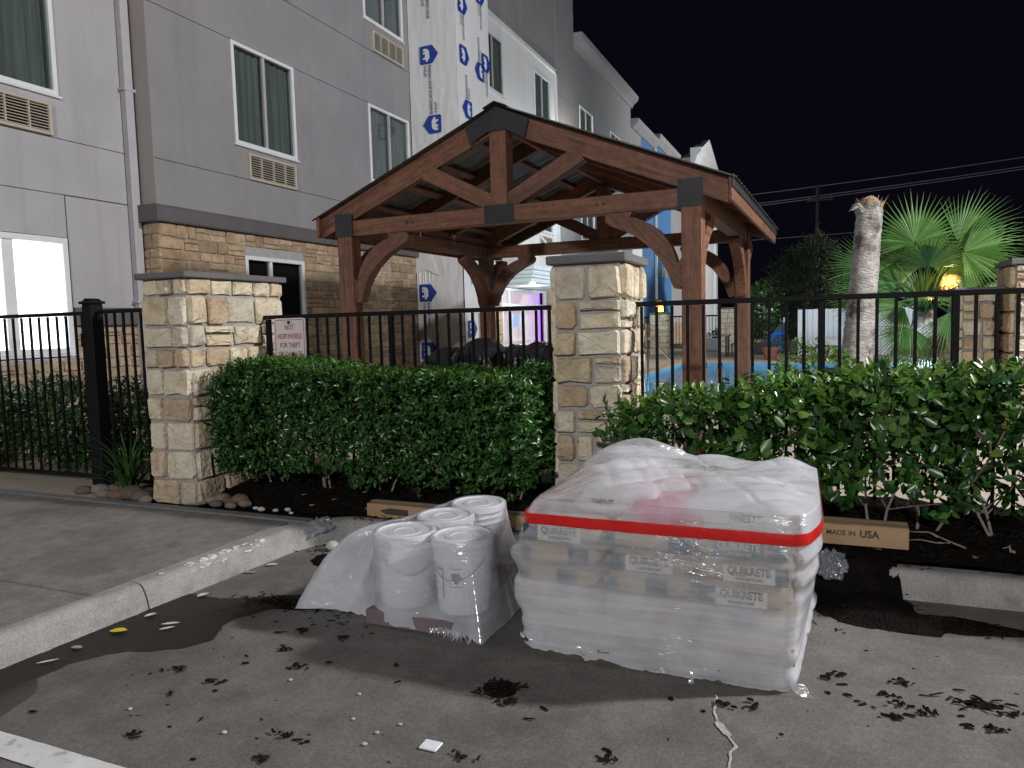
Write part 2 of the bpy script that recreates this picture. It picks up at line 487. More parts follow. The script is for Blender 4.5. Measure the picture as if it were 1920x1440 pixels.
M['mortar'] = mat('mortar', (0.33,0.32,0.30), (0.42,0.41,0.39), 12, 0.9, 0.5, 70)
STONES = [(0.74,0.645,0.47),(0.62,0.50,0.335),(0.70,0.62,0.475),(0.53,0.405,0.27),(0.76,0.69,0.53),(0.60,0.53,0.42),(0.68,0.56,0.39),(0.72,0.64,0.50),(0.71,0.62,0.46)]
M['stone'] = mat('limestone', (1.12,1.12,1.10), (0.86,0.83,0.79), 7, 0.85, 0.75, 34, rand=STONES, stain=((0.16,0.115,0.075), 6, 0.52, 0.72, 0.6), bdist=.03)
M['wallstone'] = mat('wall_stone', (0.95,0.9,0.84), (0.66,0.58,0.5), 9, 0.85, 0.7, 40, rand=[(0.62,0.48,0.32),(0.50,0.375,0.25),(0.58,0.46,0.32),(0.44,0.335,0.23),(0.64,0.53,0.37),(0.53,0.40,0.275),(0.56,0.43,0.28),(0.50,0.41,0.30)], stain=((0.17,0.11,0.065), 5, 0.5, 0.72, 0.6), bdist=.03)
M['cap'] = mat('cap_stone', (0.135,0.125,0.125), (0.18,0.17,0.165), 6, 0.75, 0.25, 60, stain=((0.075,0.07,0.065), 3, .5, .7, .6))
M['stucco_l'] = mat('light_stucco', (0.40,0.385,0.392), (0.44,0.425,0.43), 1.3, 0.9, 0.22, 260, stain=((0.33,0.315,0.31), 1.1, 0.5, 0.75, 0.5), bdist=.006, speck=(60, .07), streak=((0.31,0.295,0.29), .35))
M['stucco_d'] = mat('taupe_stucco', (0.262,0.25,0.252), (0.295,0.282,0.282), 1.3, 0.9, 0.22, 260, stain=((0.225,0.215,0.213), 1.1, 0.45, 0.75, 0.6), bdist=.006, speck=(60, .07), streak=((0.205,0.195,0.195), .35))
M['stucco_p'] = mat('return_stucco', (0.335,0.295,0.28), (0.36,0.32,0.305), 1.3, 0.9, 0.22, 260, bdist=.006)
M['stucco_w'] = mat('white_stucco', (0.74,0.74,0.73), (0.78,0.78,0.77), 1.3, 0.9, 0.15, 260, bdist=.006, streak=((0.6,0.59,0.57), .35))
M['stucco_b'] = mat('blue_stucco', (0.045,0.15,0.33), (0.052,0.165,0.36), 1.3, 0.85, 0.15, 200, bdist=.006)
M['joint'] = mat('wall_joint', (0.17,0.16,0.16))
M['band'] = mat('band_paint', (0.095,0.085,0.085), (0.12,0.11,0.11), 3, 0.7, 0.15, 90)
M['white'] = mat('white_vinyl', (0.78,0.79,0.79), (0.70,0.71,0.70), 4, 0.45, 0.05, 40)
M['offwhite'] = mat('fence_vinyl', (0.74,0.74,0.76), (0.68,0.68,0.70), 3, 0.5, 0.05, 40)
M['beige'] = mat('grille_beige', (0.52,0.47,0.37), (0.44,0.39,0.30), 7, 0.6, 0.05, 60)
M['grille_dark'] = mat('grille_dark', (0.02,0.018,0.016))
M['curtain'] = mat('curtain_cloth', (0.50,0.51,0.51), (0.32,0.335,0.335), 6, 0.9, stretch=(1,8,0.3))
M['dark_room'] = mat('dark_room', (0.03,0.022,0.024), (0.045,0.03,0.033), 4, 0.9)  # flat dark colour standing for an unlit room
M['glass'] = glassmat('window_glass')
M['blind_lit'] = emit('lit_blind', (1.0,0.88,0.97), 7.0, (1.0,0.95,1.0), 1.2)
M['metal_w'] = mat('downspout_paint', (0.46,0.445,0.455), (0.40,0.385,0.395), 3, 0.5)
M['wrap'] = mat('house_wrap', (0.72,0.715,0.70), (0.78,0.775,0.765), 2.5, 0.42, 0.6, 7, stretch=(1,1,.35), bdist=.02)
M['ink'] = mat('blue_ink', (0.012,0.045,0.30), (0.016,0.055,0.34), 20, 0.5)
M['ink2'] = mat('navy_ink', (0.018,0.025,0.11), (0.022,0.03,0.13), 20, 0.5)
M['wood'] = mat('stained_cedar', (0.245,0.112,0.064), (0.122,0.054,0.032), 3.0, 0.6, 0.35, 9, stretch=(0.55,9,9), coord='obj', rand=[(0.72,0.74,0.76),(1.15,1.06,1.0)], stain=((0.055,0.026,0.017), 2.6, 0.57, 0.68, 0.85), bdist=.008, speck=(13, .22))
M['plate'] = mat('black_plate', (0.018,0.018,0.020), (0.028,0.028,0.030), 8, 0.55, 0.1, 80)
M['roofmetal'] = mat('roof_metal', (0.10,0.095,0.09), (0.17,0.165,0.16), 5, 0.38, metal=0.5)
M['iron'] = mat('fence_iron', (0.0055,0.0055,0.0068), (0.010,0.0095,0.0105), 12, 0.6, 0.1, 50, spec=.15)
M['leaf'] = leafmat('hedge_leaf', (0.017,0.064,0.014), (0.038,0.125,0.025), (0.105,0.225,0.048), 0.28, 0.16)
M['leaf_young'] = leafmat('young_leaf', (0.075,0.18,0.024), (0.125,0.265,0.038), (0.20,0.33,0.065), 0.33, 0.3)  # young green, brightened to stand also for light on the hedge tops
M['leaf_big'] = leafmat('shrub_leaf', (0.013,0.054,0.011), (0.037,0.116,0.021), (0.115,0.245,0.045), 0.29, 0.22)
M['leaf_tree'] = leafmat('olive_leaf', (0.020,0.032,0.016), (0.034,0.050,0.026), (0.055,0.075,0.045), 0.8, 0.15, 0.1)
M['strap'] = leafmat('strap_leaf', (0.02,0.07,0.015), (0.045,0.12,0.025), (0.08,0.17,0.04), 0.4, 0.2)
M['palm'] = leafmat('palm_leaf', (0.050,0.135,0.024), (0.085,0.20,0.042), (0.17,0.31,0.10), 0.32, 0.3)
M['palm_dry'] = leafmat('dry_palm_leaf', (0.16,0.10,0.045), (0.24,0.16,0.08), (0.34,0.25,0.14), 0.6, 0.2)
M['twig'] = mat('pale_twig', (0.30,0.265,0.215), (0.19,0.16,0.125), 30, 0.85, 0.4, 60)
M['bark'] = mat('palm_bark', (0.50,0.475,0.44), (0.32,0.295,0.265), 6, 0.9, 0.9, 16, stretch=(1,1,3), stain=((0.07,0.055,0.045), 2.6, 0.50, 0.64, 0.9), bdist=.05, speck=(9, .25))
M['film'] = filmmat('stretch_film', 0.27, 0.70, (0.95,0.965,1.0), (1.3,1.3,24))
M['film2'] = filmmat('stretch_film_hazy', 0.28, 0.56, (0.95,0.965,1.0), (2.5,2.5,9))
M['red'] = mat('red_tape', (0.62,0.016,0.012), (0.54,0.012,0.010), 12, 0.3, 0.15, 30)
M['bag'] = mat('kraft_bag', (0.47,0.37,0.25), (0.40,0.305,0.20), 8, 0.8, 0.4, 40, coord='obj')
M['bag_w'] = mat('white_bag', (0.72,0.70,0.66), (0.64,0.62,0.58), 6, 0.6, 0.4, 25, coord='obj')
M['bag_p'] = mat('pink_bag', (0.62,0.13,0.22), (0.54,0.10,0.18), 6, 0.6, 0.4, 25, coord='obj')
M['navy'] = mat('navy_print', (0.020,0.050,0.075), (0.028,0.065,0.09), 10, 0.7)
M['print_w'] = mat('pale_print', (0.68,0.64,0.55), (0.6,0.56,0.48), 10, 0.8)
M['print_k'] = mat('black_print', (0.03,0.03,0.03), (0.05,0.05,0.05), 10, 0.7)
M['pail'] = mat('white_pail', (0.80,0.81,0.82), (0.76,0.77,0.78), 5, 0.32, 0.04, 30)
M['wire'] = mat('pail_wire', (0.25,0.25,0.25), metal=0.8, rough=0.4)
M['carton'] = mat('carton', (0.42,0.28,0.15), (0.36,0.235,0.12), 5, 0.85, 0.15, 50, stain=((0.25,0.155,0.08), 3, .52, .7, .5))
M['palletwood'] = mat('pallet_wood', (0.36,0.25,0.14), (0.26,0.17,0.09), 4, 0.85, 0.4, 20, stretch=(.4,6,6), coord='obj')
M['blackbag'] = mat('black_plastic', (0.010,0.010,0.011), (0.016,0.016,0.018), 6, 0.30, 0.5, 14, bdist=.03)
M['sign'] = mat('sign_white', (0.72,0.70,0.70), (0.64,0.62,0.62), 10, 0.5, stain=((0.45,0.40,0.37), 18, .58, .7, .5))
M['signred'] = mat('sign_red', (0.46,0.060,0.050), (0.40,0.05,0.045), 30, 0.5)
M['rock'] = mat('river_rock', (0.9,0.9,0.9), (0.6,0.6,0.6), 9, 0.75, 0.5, 25, coord='obj', rand=[(0.22,0.15,0.10),(0.29,0.22,0.155),(0.17,0.13,0.10),(0.30,0.26,0.215),(0.24,0.14,0.09)])
M['pebble'] = mat('pale_pebble', (0.55,0.52,0.46), (0.42,0.40,0.36), 20, 0.8)
M['paper'] = mat('paper', (0.80,0.82,0.86), (0.74,0.76,0.80), 20, 0.5)
M['yellow'] = mat('yellow_leaf', (0.62,0.50,0.03), (0.5,0.38,0.03), 30, 0.5)
M['dryleaf'] = mat('dry_leaf', (0.40,0.30,0.20), (0.26,0.16,0.09), 30, 0.7)
M['paleleaf'] = mat('pale_leaf', (0.62,0.56,0.48), (0.5,0.44,0.36), 30, 0.6)
M['poolwall'] = mat('pool_plaster', (0.10,0.33,0.52), (0.12,0.38,0.58), 2, 0.6)
M['coping'] = mat('pool_coping', (0.42,0.25,0.15), (0.52,0.34,0.22), 4, 0.8, 0.2, 40)
M['chrome'] = mat('steel_rail', (0.72,0.72,0.72), metal=1.0, rough=0.15)
M['black'] = mat('black_plastic_weave', (0.012,0.012,0.014), (0.02,0.02,0.022), 10, 0.45, 0.2, 60)
M['grey'] = mat('grey_plastic', (0.19,0.19,0.20), (0.16,0.16,0.17), 8, 0.6)
M['bluestrap'] = mat('blue_strap', (0.02,0.20,0.75), (0.02,0.17,0.66), 12, 0.5)
M['terracotta'] = mat('terracotta', (0.30,0.11,0.065), (0.25,0.09,0.05), 8, 0.8)
M['lamp_warm'] = emit('warm_lamp', (1.0,0.44,0.07), 5.0)
M['lamp_yellow'] = emit('yellow_lamp', (1.0,0.52,0.06), 7.0)
M['lamp_white'] = emit('canopy_lamp', (0.92,0.97,1.0), 10.0)
M['door_lit'] = emit('lit_lobby', (0.90,0.76,0.82), 0.42, (0.70,0.48,0.57), 1.2)
M['purple'] = emit('purple_led', (0.34,0.09,1.0), 1.6)
M['screen_b'] = emit('blue_poster', (0.25,0.45,0.8), 0.5)  # poster given a glow of its own, no lamp in it
M['wirecable'] = mat('power_cable', (0.34,0.32,0.35), rough=0.6)
M['pole'] = mat('pole_wood', (0.05,0.042,0.04), (0.075,0.06,0.055), 5, 0.9, .4, 20, stretch=(1,1,.2))
M['brownwood'] = mat('sheathing', (0.42,0.27,0.12), (0.34,0.21,0.09), 3, 0.8, stretch=(1,4,.4))
M['clear'] = filmmat('clear_scrap', 0.12, 0.5, (0.75,0.8,0.9), (10,10,10))

def water_mat():
    mt = bpy.data.materials.new('pool_water'); mt.use_nodes = True
    nt = mt.node_tree; N = nt.nodes; L = nt.links; N.remove(N['Principled BSDF'])
    g = N.new('ShaderNodeNewGeometry'); n = N.new('ShaderNodeTexNoise'); n.inputs['Scale'].default_value = 3.5; n.inputs['Detail'].default_value = 3
    bp = N.new('ShaderNodeBump'); bp.inputs['Strength'].default_value = 0.25; bp.inputs['Distance'].default_value = 0.05
    L.new(g.outputs['Position'], n.inputs['Vector']); L.new(n.outputs['Fac'], bp.inputs['Height'])
    t = N.new('ShaderNodeBsdfTransparent'); t.inputs[0].default_value = (0.55, 0.83, 0.95, 1)
    gl = N.new('ShaderNodeBsdfGlossy'); gl.inputs['Roughness'].default_value = 0.05; L.new(bp.outputs[0], gl.inputs['Normal'])
    fr = N.new('ShaderNodeFresnel'); fr.inputs[0].default_value = 1.33; L.new(bp.outputs[0], fr.inputs['Normal'])
    ms = N.new('ShaderNodeMixShader'); L.new(fr.outputs[0], ms.inputs[0]); L.new(t.outputs[0], ms.inputs[1]); L.new(gl.outputs[0], ms.inputs[2])
    L.new(ms.outputs[0], N['Material Output'].inputs['Surface'])
    return mt
M['water'] = water_mat()
# ================================================================ GROUND AND SETTING
rng = random.Random(11)
XF = lambda y: -3.42 + 0.062*(y-2.04)            # foot of the kerb along the walk
XI = lambda y: min(-3.505, XF(y)-0.10)           # joint between kerb and pavement

def sheet(mb, x0, y0, x1, y1, z, nx=1, ny=1, amp=0.0, fr=1.0):
    P = [[(x0+(x1-x0)*i/nx, y0+(y1-y0)*j/ny, z + (amp*nz((x0+(x1-x0)*i/nx)*fr, (y0+(y1-y0)*j/ny)*fr) if amp else 0)) for j in range(ny+1)] for i in range(nx+1)]
    return mb.grid(P)

mb = MB()
for xa, ya, xb, yb in ((-160,-120,160,12.4), (-160,22.2,160,300), (-160,12.4,-4,22.2), (4.2,12.4,160,22.2)):   # open where the pool is sunk
    mb.add([(xa,ya,0),(xb,ya,0),(xb,yb,0),(xa,yb,0)], [(0,1,2,3)])
setting('ground', mb, mat('far_ground', (0.05,0.048,0.045), (0.07,0.066,0.06), 2, .9))
mb = MB(); sheet(mb, -40, -40, 40, 5.0, 0.006)
setting('parking_lot', mb, M['lot'])

# pavement slabs with joints between them, kept clear of the kerb
walk_root = None
def slab(y0, y1, name='pavement'):
    xa, xb = XI(y0), XI(y1)
    mb = MB()
    P = [(-14.0, y0), (xa-.004, y0), (xb-.004, y1), (-14.0, y1)]
    b = 0.008
    top = [(-14.0, y0+b), (xa-.004-b, y0+b), (xb-.004-b, y1-b), (-14.0, y1-b)]
    v = [(x,y,0.0) for x,y in P] + [(x,y,.142) for x,y in P] + [(x,y,.150) for x,y in top]
    f = []
    for i in range(4):
        j = (i+1) % 4
        f += [(i,j,4+j,4+i), (4+i,4+j,8+j,8+i)]
    f.append((8,9,10,11))
    mb.add(v, f)
    o = setting(name, mb, M['walk']); return o
slab(-8, -1.6); slab(-1.588, 0.82); slab(0.832, 2.579); slab(2.593, 4.10)

def kerb_profile(n=7):
    # (offset inward from the foot, height)
    pr = [(0.0, 0.0), (0.012, 0.06), (0.028, 0.105)]
    for k in range(n):
        t = math.pi/2*k/(n-1)
        pr.append((0.028+0.062*(1-math.cos(t)), 0.098+0.053*math.sin(t)))
    pr += [(0.15, 0.150), (0.15, 0.0)]
    return pr

def kerb(path, inward, name='kerb'):
    """sweep the kerb profile along path; inward(i) gives the direction away from the road"""
    pr = kerb_profile()
    P = []
    for i, (x, y) in enumerate(path):
        dx, dy = inward(i)
        if dx == -1.0: o_in = x-XI(y)
        else: o_in = max(.15, .19*-dx)
        pri = [(o if o < .12 else o*o_in/.15, h) for o, h in pr]
        P.append([(x+dx*o+0.004*nz(x*7, y*7, h*20), y+dy*o+0.004*nz(y*7, x*7, h*20+5), h + (0.004*nz(x*5, y*5, 2) if h > .1 else 0)) for o, h in pri])
    mb = MB().grid(P)
    mb.add(P[0], [tuple(range(len(pr)))]); mb.add(P[-1], [tuple(range(len(pr)))[::-1]])
    return setting(name, mb, M['curb'], smooth=False)
def ypath(y0, y1, n): return [(XF(y0+(y1-y0)*i/n), y0+(y1-y0)*i/n) for i in range(n+1)]
left = lambda i: (-1.0, 0.0)
kerb(ypath(-8, 0.0, 20), left); kerb(ypath(0.008, 2.80, 26), left)
# the last length turns the corner into the bed
arc = ypath(2.81, 3.80, 14)
xc0 = XF(3.80)
turn = [(xc0+0.30-0.30*math.cos(t), 3.80+0.42*math.sin(t)) for t in [math.pi/2*k/10 for k in range(1, 11)]]
pth = arc + turn + [(xc0+0.5, 4.225)]
def inw(i):
    if i < len(arc): return (-1.0, 0.0)
    k = i-len(arc)
    if k < 10:
        t = math.pi/2*(k+1)/10
        return (-math.cos(t), math.sin(t))
    return (0.0, 1.0)
kerb(pth, inw)
fwd = lambda i: (0.0, 1.0)
def xpath(x0, x1, n): return [(x0+(x1-x0)*i/n, 4.225+0.012*(x0+(x1-x0)*i/n+2.7)) for i in range(n+1)]
kerb(xpath(xc0+0.51, 0.10, 22), fwd); kerb(xpath(0.11, 6.0, 40), fwd); kerb(xpath(6.01, 14, 30), fwd)

# steel edging between the pavement and the bed
mb = MB(); mb.bbox(-14, 4.108, 0.02, xc0-0.05, 4.20, 0.158, .006)
setting('steel_edging', mb, M['steel_edge'])
# pale walk running through the gate
mb = MB(); mb.bbox(-8.3, 4.21, 0.0, -5.62, 9.5, 0.152, .004)
setting('gate_path', mb, M['deck'])
mb = MB(); sheet(mb, -5.60, 4.21, -4.45, 7.2, 0.13, 14, 30, .05, 3.0)
setting('side_bed', mb, M['mulch'])

# mulch bed
def bedz(x, y):
    h = 0.155 + 0.10*min(1, max(0, (y-4.33)/0.35)) + 0.035*nz(x*2.1, y*2.1) + 0.022*nz(x*9, y*9, 3)
    if x > -0.9: h += 0.03
    if x < -3.3 and y < 4.5: h -= 0.02
    return h
mb = MB()
P = [[(x, y, bedz(x, y)) for y in np.linspace(4.34, 5.38, 36)] for x in np.linspace(-4.60, 8.0, 330)]
mb.grid(P)
setting('mulch_bed', mb, M['mulch'], smooth=True)
mb = MB(); P = [[(x, y, 0.135+0.02*nz(x*6, y*6)) for y in np.linspace(4.20, 4.36, 8)] for x in np.linspace(-4.58, xc0-.06, 30)]
mb.grid(P); setting('bed_soil', mb, M['mulch'], smooth=True)

def heap(name, cx, cy, rx, ry, h, zb, label_kind='stuff', seed=0, n=26):
    P = []
    for i in range(n):
        row = []
        for j in range(12):
            t = 2*math.pi*i/n; q = j/11
            rj = 1+0.28*nz(math.cos(t)*1.7+seed, math.sin(t)*1.7, seed)+0.12*nz(math.cos(t)*6+seed, math.sin(t)*6, seed)
            x = cx+rx*q*rj*math.cos(t); y = cy+ry*q*rj*math.sin(t)
            z = zb(x, y) + h*(1-q*q)*(0.8+0.6*nz(x*8, y*8, seed)) + 0.004
            row.append((x, y, z))
        P.append(row)
    mb = MB().grid(P, closed_u=True)
    return setting(name, mb, M['mulch'], kind=label_kind, smooth=True)
def kz(x, y):
    e = y-(4.225+0.012*(x+2.7))
    return 0.0 if e < -0.03 else (0.155 if e > 0.06 else 0.155*(e+0.03)/0.09)
heap('spilled_mulch', 0.17, 4.12, 0.27, 0.30, 0.06, kz, seed=1)
heap('spilled_mulch', 0.55, 3.98, 0.33, 0.11, 0.035, lambda x, y: 0.0, seed=2)
heap('spilled_mulch', 0.30, 3.95, 0.30, 0.16, 0.045, lambda x, y: 0.0, seed=6)
heap('spilled_mulch', -2.72, 4.05, 0.42, 0.20, 0.05, kz, seed=3)
heap('spilled_mulch', -2.95, 3.86, 0.16, 0.14, 0.03, lambda x, y: 0.0, seed=4)
heap('spilled_mulch', -2.72, 3.12, 0.24, 0.07, 0.016, lambda x, y: 0.0, seed=5)
heap('spilled_mulch', -2.56, 3.18, 0.16, 0.06, 0.014, lambda x, y: 0.0, seed=9)
heap('spilled_mulch', -1.23, 2.66, 0.085, 0.075, 0.016, lambda x, y: 0.0, seed=7)
heap('spilled_mulch', 0.55, 3.18, 0.075, 0.035, 0.012, lambda x, y: 0.0, seed=8)

# bark chips: loose slivers on the bed, the kerb and the lot
CH = [(-2.48,2.82),(-2.41,2.86),(-2.15,2.85),(-2.33,2.66),(-2.48,2.55),(-2.41,2.49),(-2.72,2.28),(-2.65,2.33),(-2.41,2.3),(-2.34,2.23),(-2.2,2.49),(-2.14,2.54),(-2.04,2.59),(-1.75,2.69),(-1.65,2.55),(-2.53,2.16),(-2.36,1.87),(-2.28,1.97),(-2.24,2.04),(-1.76,2.05),(-1.82,2.06),(-2.9,1.84),(-1.23,2.66),(-1.2,2.55),(-1.16,2.57),(-1.16,2.17),(-1.8,1.91),(-2.02,1.81),(-1.16,2.69),(-1.02,2.58),(-1.02,2.5),(-0.71,2.38),(-0.68,2.33),(-0.52,2.82),(-0.45,2.75),(-0.35,2.84),(-0.27,2.86),(-0.13,2.69),(0.0,3.21),(0.06,3.25),(0.01,3.08),(0.07,3.17),(0.18,3.54),(0.12,3.08),(0.14,3.04),(0.15,3.01),(0.28,3.26),(0.22,3.13),(0.36,3.2),(0.28,3.06),(0.29,2.99),(0.35,3.04),(0.23,2.96),(0.5,3.26),(0.54,3.16),(0.61,3.18),(0.56,3.0),(0.47,2.99),(0.63,3.13),(0.45,3.06)]
mb = MB()
def sliver(x, y, z, L, W, a, tilt=0.0):
    c, s = math.cos(a), math.sin(a); h = W*rng.uniform(.3, .6)
    dz = L*tilt
    pts = []
    k1, k2 = rng.uniform(.5, 1), rng.uniform(-.3, .3)
    for u, v, hh in ((-.5, -.25*k1, 0), (.5, -.2, 0), (.45, .22*k1, 0), (-.4, .25, 0), (-.3, k2*.3, h), (.25, k2*.4, h)):
        pts.append((x+c*u*L-s*v*W*2, y+s*u*L+c*v*W*2, z+hh+dz*(u+.5)))
    mb.add(pts, [(0,1,5,4),(1,2,5),(2,3,4,5),(3,0,4)])
for (x, y) in CH:
    k = rng.choice([1, 1, 1, 2, 3])
    big = rng.random() < .3
    a0 = rng.uniform(-.5, .7)
    for _ in range(k):
        sliver(x+rng.gauss(0, .016), y+rng.gauss(0, .010), 0.008, rng.uniform(.018, .055), rng.uniform(.008, .018), a0+rng.gauss(0, .4), rng.uniform(0, .15))
    if big:
        for _ in range(9): sliver(x+rng.gauss(0, .020), y+rng.gauss(0, .011), 0.008+rng.uniform(0, .008), rng.uniform(.012, .032), rng.uniform(.010, .020), rng.uniform(0, 6.28), rng.uniform(0, .3))
for _ in range(40): sliver(-1.23+rng.gauss(0, .055), 2.66+rng.gauss(0, .045), .010, rng.uniform(.02, .06), .011, rng.uniform(0, 6.28), .2)
for _ in range(22): sliver(0.55+rng.gauss(0, .07), 3.17+rng.gauss(0, .025), .010, rng.uniform(.03, .07), .012, rng.gauss(0, .5), .15)
for _ in range(60): sliver(rng.uniform(-3.0, 1.1), rng.uniform(1.8, 3.9), .007, rng.uniform(.006, .022), .006, rng.uniform(0, 6.28))
for _ in range(60): sliver(rng.uniform(-3.0, -1.9), rng.uniform(2.9, 3.3), .008, rng.uniform(.01, .05), .009, rng.uniform(-.5, .7), .1)
for _ in range(30): sliver(rng.uniform(-.15, .9), rng.gauss(3.9, .05), .008, rng.uniform(.01, .05), .009, rng.uniform(0, 6.28), .2)
setting('bark_chips', mb, M['chip'], kind='stuff')
mb = MB()
for _ in range(5200):
    x = rng.uniform(-4.5, 3.0); y = rng.uniform(4.36, 5.3)
    if -1.3 < x < -.2 and y < 4.4: continue
    sliver(x, y, bedz(x, y)+.002, rng.uniform(.02, .075), rng.uniform(.005, .013), rng.uniform(0, 6.28), rng.uniform(0, .5))
for (cx, cy, sx, sy, n, zf) in ((0.16, 4.08, .13, .15, 260, kz), (.5, 3.97, .16, .03, 90, kz), (-2.72, 4.05, .28, .12, 240, kz), (-2.72, 3.12, .13, .035, 160, kz), (0.6, 4.36, .6, .02, 60, kz), (-2.4, 4.3, .6, .04, 120, kz)):
    for _ in range(n):
        x = rng.gauss(cx, sx); y = rng.gauss(cy, sy)
        sliver(x, y, zf(x, y)+.03*math.exp(-((x-cx)/sx)**2-((y-cy)/sy)**2)+.006, rng.uniform(.015, .06), rng.uniform(.005, .012), rng.uniform(0, 6.28), rng.uniform(0, .4))
setting('loose_mulch', mb, M['chip'], kind='stuff')

# water lying along the kerb: an irregular film with a broken edge
WET = [(-2.96,1.70),(-3.03,1.82),(-3.06,1.95),(-3.17,2.05),(-3.18,2.2),(-3.10,2.33),(-2.95,2.42),(-2.80,2.50),(-2.74,2.64),(-2.84,2.76),(-2.82,2.9),(-2.72,3.06),(-2.55,3.16),(-2.50,3.24),(-2.74,3.26),(-2.95,3.14),(-3.12,3.06)]
def wetsheet(name, outline, z, mat_, seed, jag=.02):
    pts = []
    n = len(outline)
    for i in range(n):
        a, b = outline[i], outline[(i+1) % n]
        for k in range(8):
            t = k/8
            x = a[0]+(b[0]-a[0])*t; y = a[1]+(b[1]-a[1])*t
            pts.append((x+jag*nz(x*9, y*9, seed)+jag*.6*nz(x*30, y*30, seed), y+jag*nz(x*9, y*9, seed+4)+jag*.6*nz(x*30, y*30, seed+4), z))
    mb = MB().add(pts, [tuple(range(len(pts)))])
    return setting(name, mb, mat_)
inner = [(XF(y)-.004, y) for y in (3.06, 2.9, 2.7, 2.5, 2.3, 2.1, 1.9, 1.7, 1.5, 1.3)]
wetsheet('puddle', WET + inner + [(-2.9, 1.3), (-2.92, 1.5)], 0.0105, M['wet'], 3)

# painted bay line, cracks
P = []
for i in range(120):
    x = -3.36+6.2*i/119
    P.append([(x, 1.592+.004*nz(x*14, 1), 0.0105), (x, 1.706+.004*nz(x*14, 7), 0.0105)])
setting('bay_line', MB().grid(P), M['stripe'])
CR = [(-0.401,2.906),(-0.385,2.772),(-0.365,2.7),(-0.337,2.662),(-0.307,2.609),(-0.284,2.565),(-0.294,2.51),(-0.295,2.444),(-0.293,2.382),(-0.27,2.1),(-0.20,1.8),(-0.21,1.5)]
P = []
for a, b in zip(CR, CR[1:]):
    for k in range(7):
        t = k/7
        x = a[0]+(b[0]-a[0])*t; y = a[1]+(b[1]-a[1])*t
        wd = .0035+.006*abs(nz(x*30, y*18, 5)) + (.010 if abs(y-2.67) < .04 else 0)
        x += .012*nz(x*3, y*22, 2)
        P.append([(x-wd, y, .0105), (x+wd, y, .0105)])
setting('pavement_crack', MB().grid(P), M['crackfill'])
# ---- pool deck and pool
px0, px1, py0, py1 = -4.0, 4.2, 12.4, 22.2
mb = MB()
mb.box(-8.4, 5.42, 0.0, 14, py0, 0.20); mb.box(-8.4, py1, 0.0, 14, 46, 0.20)
mb.box(-8.4, py0, 0.0, px0, py1, 0.20); mb.box(px1, py0, 0.0, 14, py1, 0.20)
setting('pool_deck', mb, M['deck'])
mb = MB()
mb.bbox(px0-.32, py0-.32, .19, px1+.32, py0, .235, .01); mb.bbox(px0-.32, py1, .19, px1+.32, py1+.32, .235, .01)
mb.bbox(px0-.32, py0, .19, px0, py1, .235, .01); mb.bbox(px1, py0, .19, px1+.32, py1, .235, .01)
setting('pool_coping', mb, M['coping'])
e_ = .005
mb = MB(); mb.add([(px0+e_,py0+e_,.195),(px1-e_,py0+e_,.195),(px1-e_,py1-e_,.195),(px0+e_,py1-e_,.195),(px0+e_,py0+e_,-1.2),(px1-e_,py0+e_,-1.2),(px1-e_,py1-e_,-1.2),(px0+e_,py1-e_,-1.2)],
                  [(4,5,6,7),(0,1,5,4),(1,2,6,5),(2,3,7,6),(3,0,4,7)])
setting('pool_basin', mb, M['poolwall'])
mb = MB(); mb.add([(px0+.007,py0+.007,.10),(px1-.007,py0+.007,.10),(px1-.007,py1-.007,.10),(px0+.007,py1-.007,.10)], [(0,1,2,3)])
setting('pool_water', mb, M['water'])
for lx in (-2.6, 1.2): lamp('underwater_pool_light', 'SPOT', (lx, 12.6, -.45), 1500, (0.75, 0.92, 1.0), 0.12, (lx, 20.0, -1.1), 130, 0.5)
# the concrete lot slopes under the ground sheet: cut out by the basin's own depth
# ================================================================ STONES
def stone_mesh(rg, u0, v0, u1, v1, d):
    """one rock-faced stone in (u, v, out) coordinates"""
    W, H = u1-u0, v1-v0
    r = min(W, H)*rg.uniform(.05, .17)
    j = min(W, H)*0.045
    base = [(u0+r, v0), (u1-r, v0), (u1, v0+r), (u1, v1-r), (u1-r, v1), (u0+r, v1), (u0, v1-r), (u0, v0+r)]
    if W > H*1.3:
        um = (u0+u1)/2+rg.uniform(-.15, .15)*W
        base = base[:1]+[(um, v0+rg.uniform(0, .05)*H)]+base[1:5]+[(um, v1-rg.uniform(0, .05)*H)]+base[5:]
    base = [(a+rg.uniform(-j, j), b+rg.uniform(-j, j)) for a, b in base]
    cx = sum(p[0] for p in base)/len(base); cy = sum(p[1] for p in base)/len(base)
    n = len(base)
    rings = []
    for s, h in ((1.0, -.03), (1.0, d*.5), (.93, d*.92), (.6, d)):
        rings.append([(cx+(a-cx)*s, cy+(b-cy)*s, h+(rg.uniform(-.22, .18)*d if h > 0 else 0)) for a, b in base])
    return base, rings, (cx, cy, d*rg.uniform(.85, 1.15))
def add_stone(mb, rg, rect, d, O, U, N):
    """U along the face, Z up, N out"""
    base, rings, c = stone_mesh(rg, *rect, d)
    n = len(base)
    def tow(p): return (O[0]+U[0]*p[0]+N[0]*p[2], O[1]+U[1]*p[0]+N[1]*p[2], O[2]+p[1])
    v = [tow(p) for r_ in rings for p in r_] + [tow(c)]
    f = []
    for k in range(3):
        for i in range(n):
            f.append((k*n+i, k*n+(i+1) % n, (k+1)*n+(i+1) % n, (k+1)*n+i))
    for i in range(n): f.append((3*n+i, 3*n+(i+1) % n, 4*n))
    mb.add(v, f)
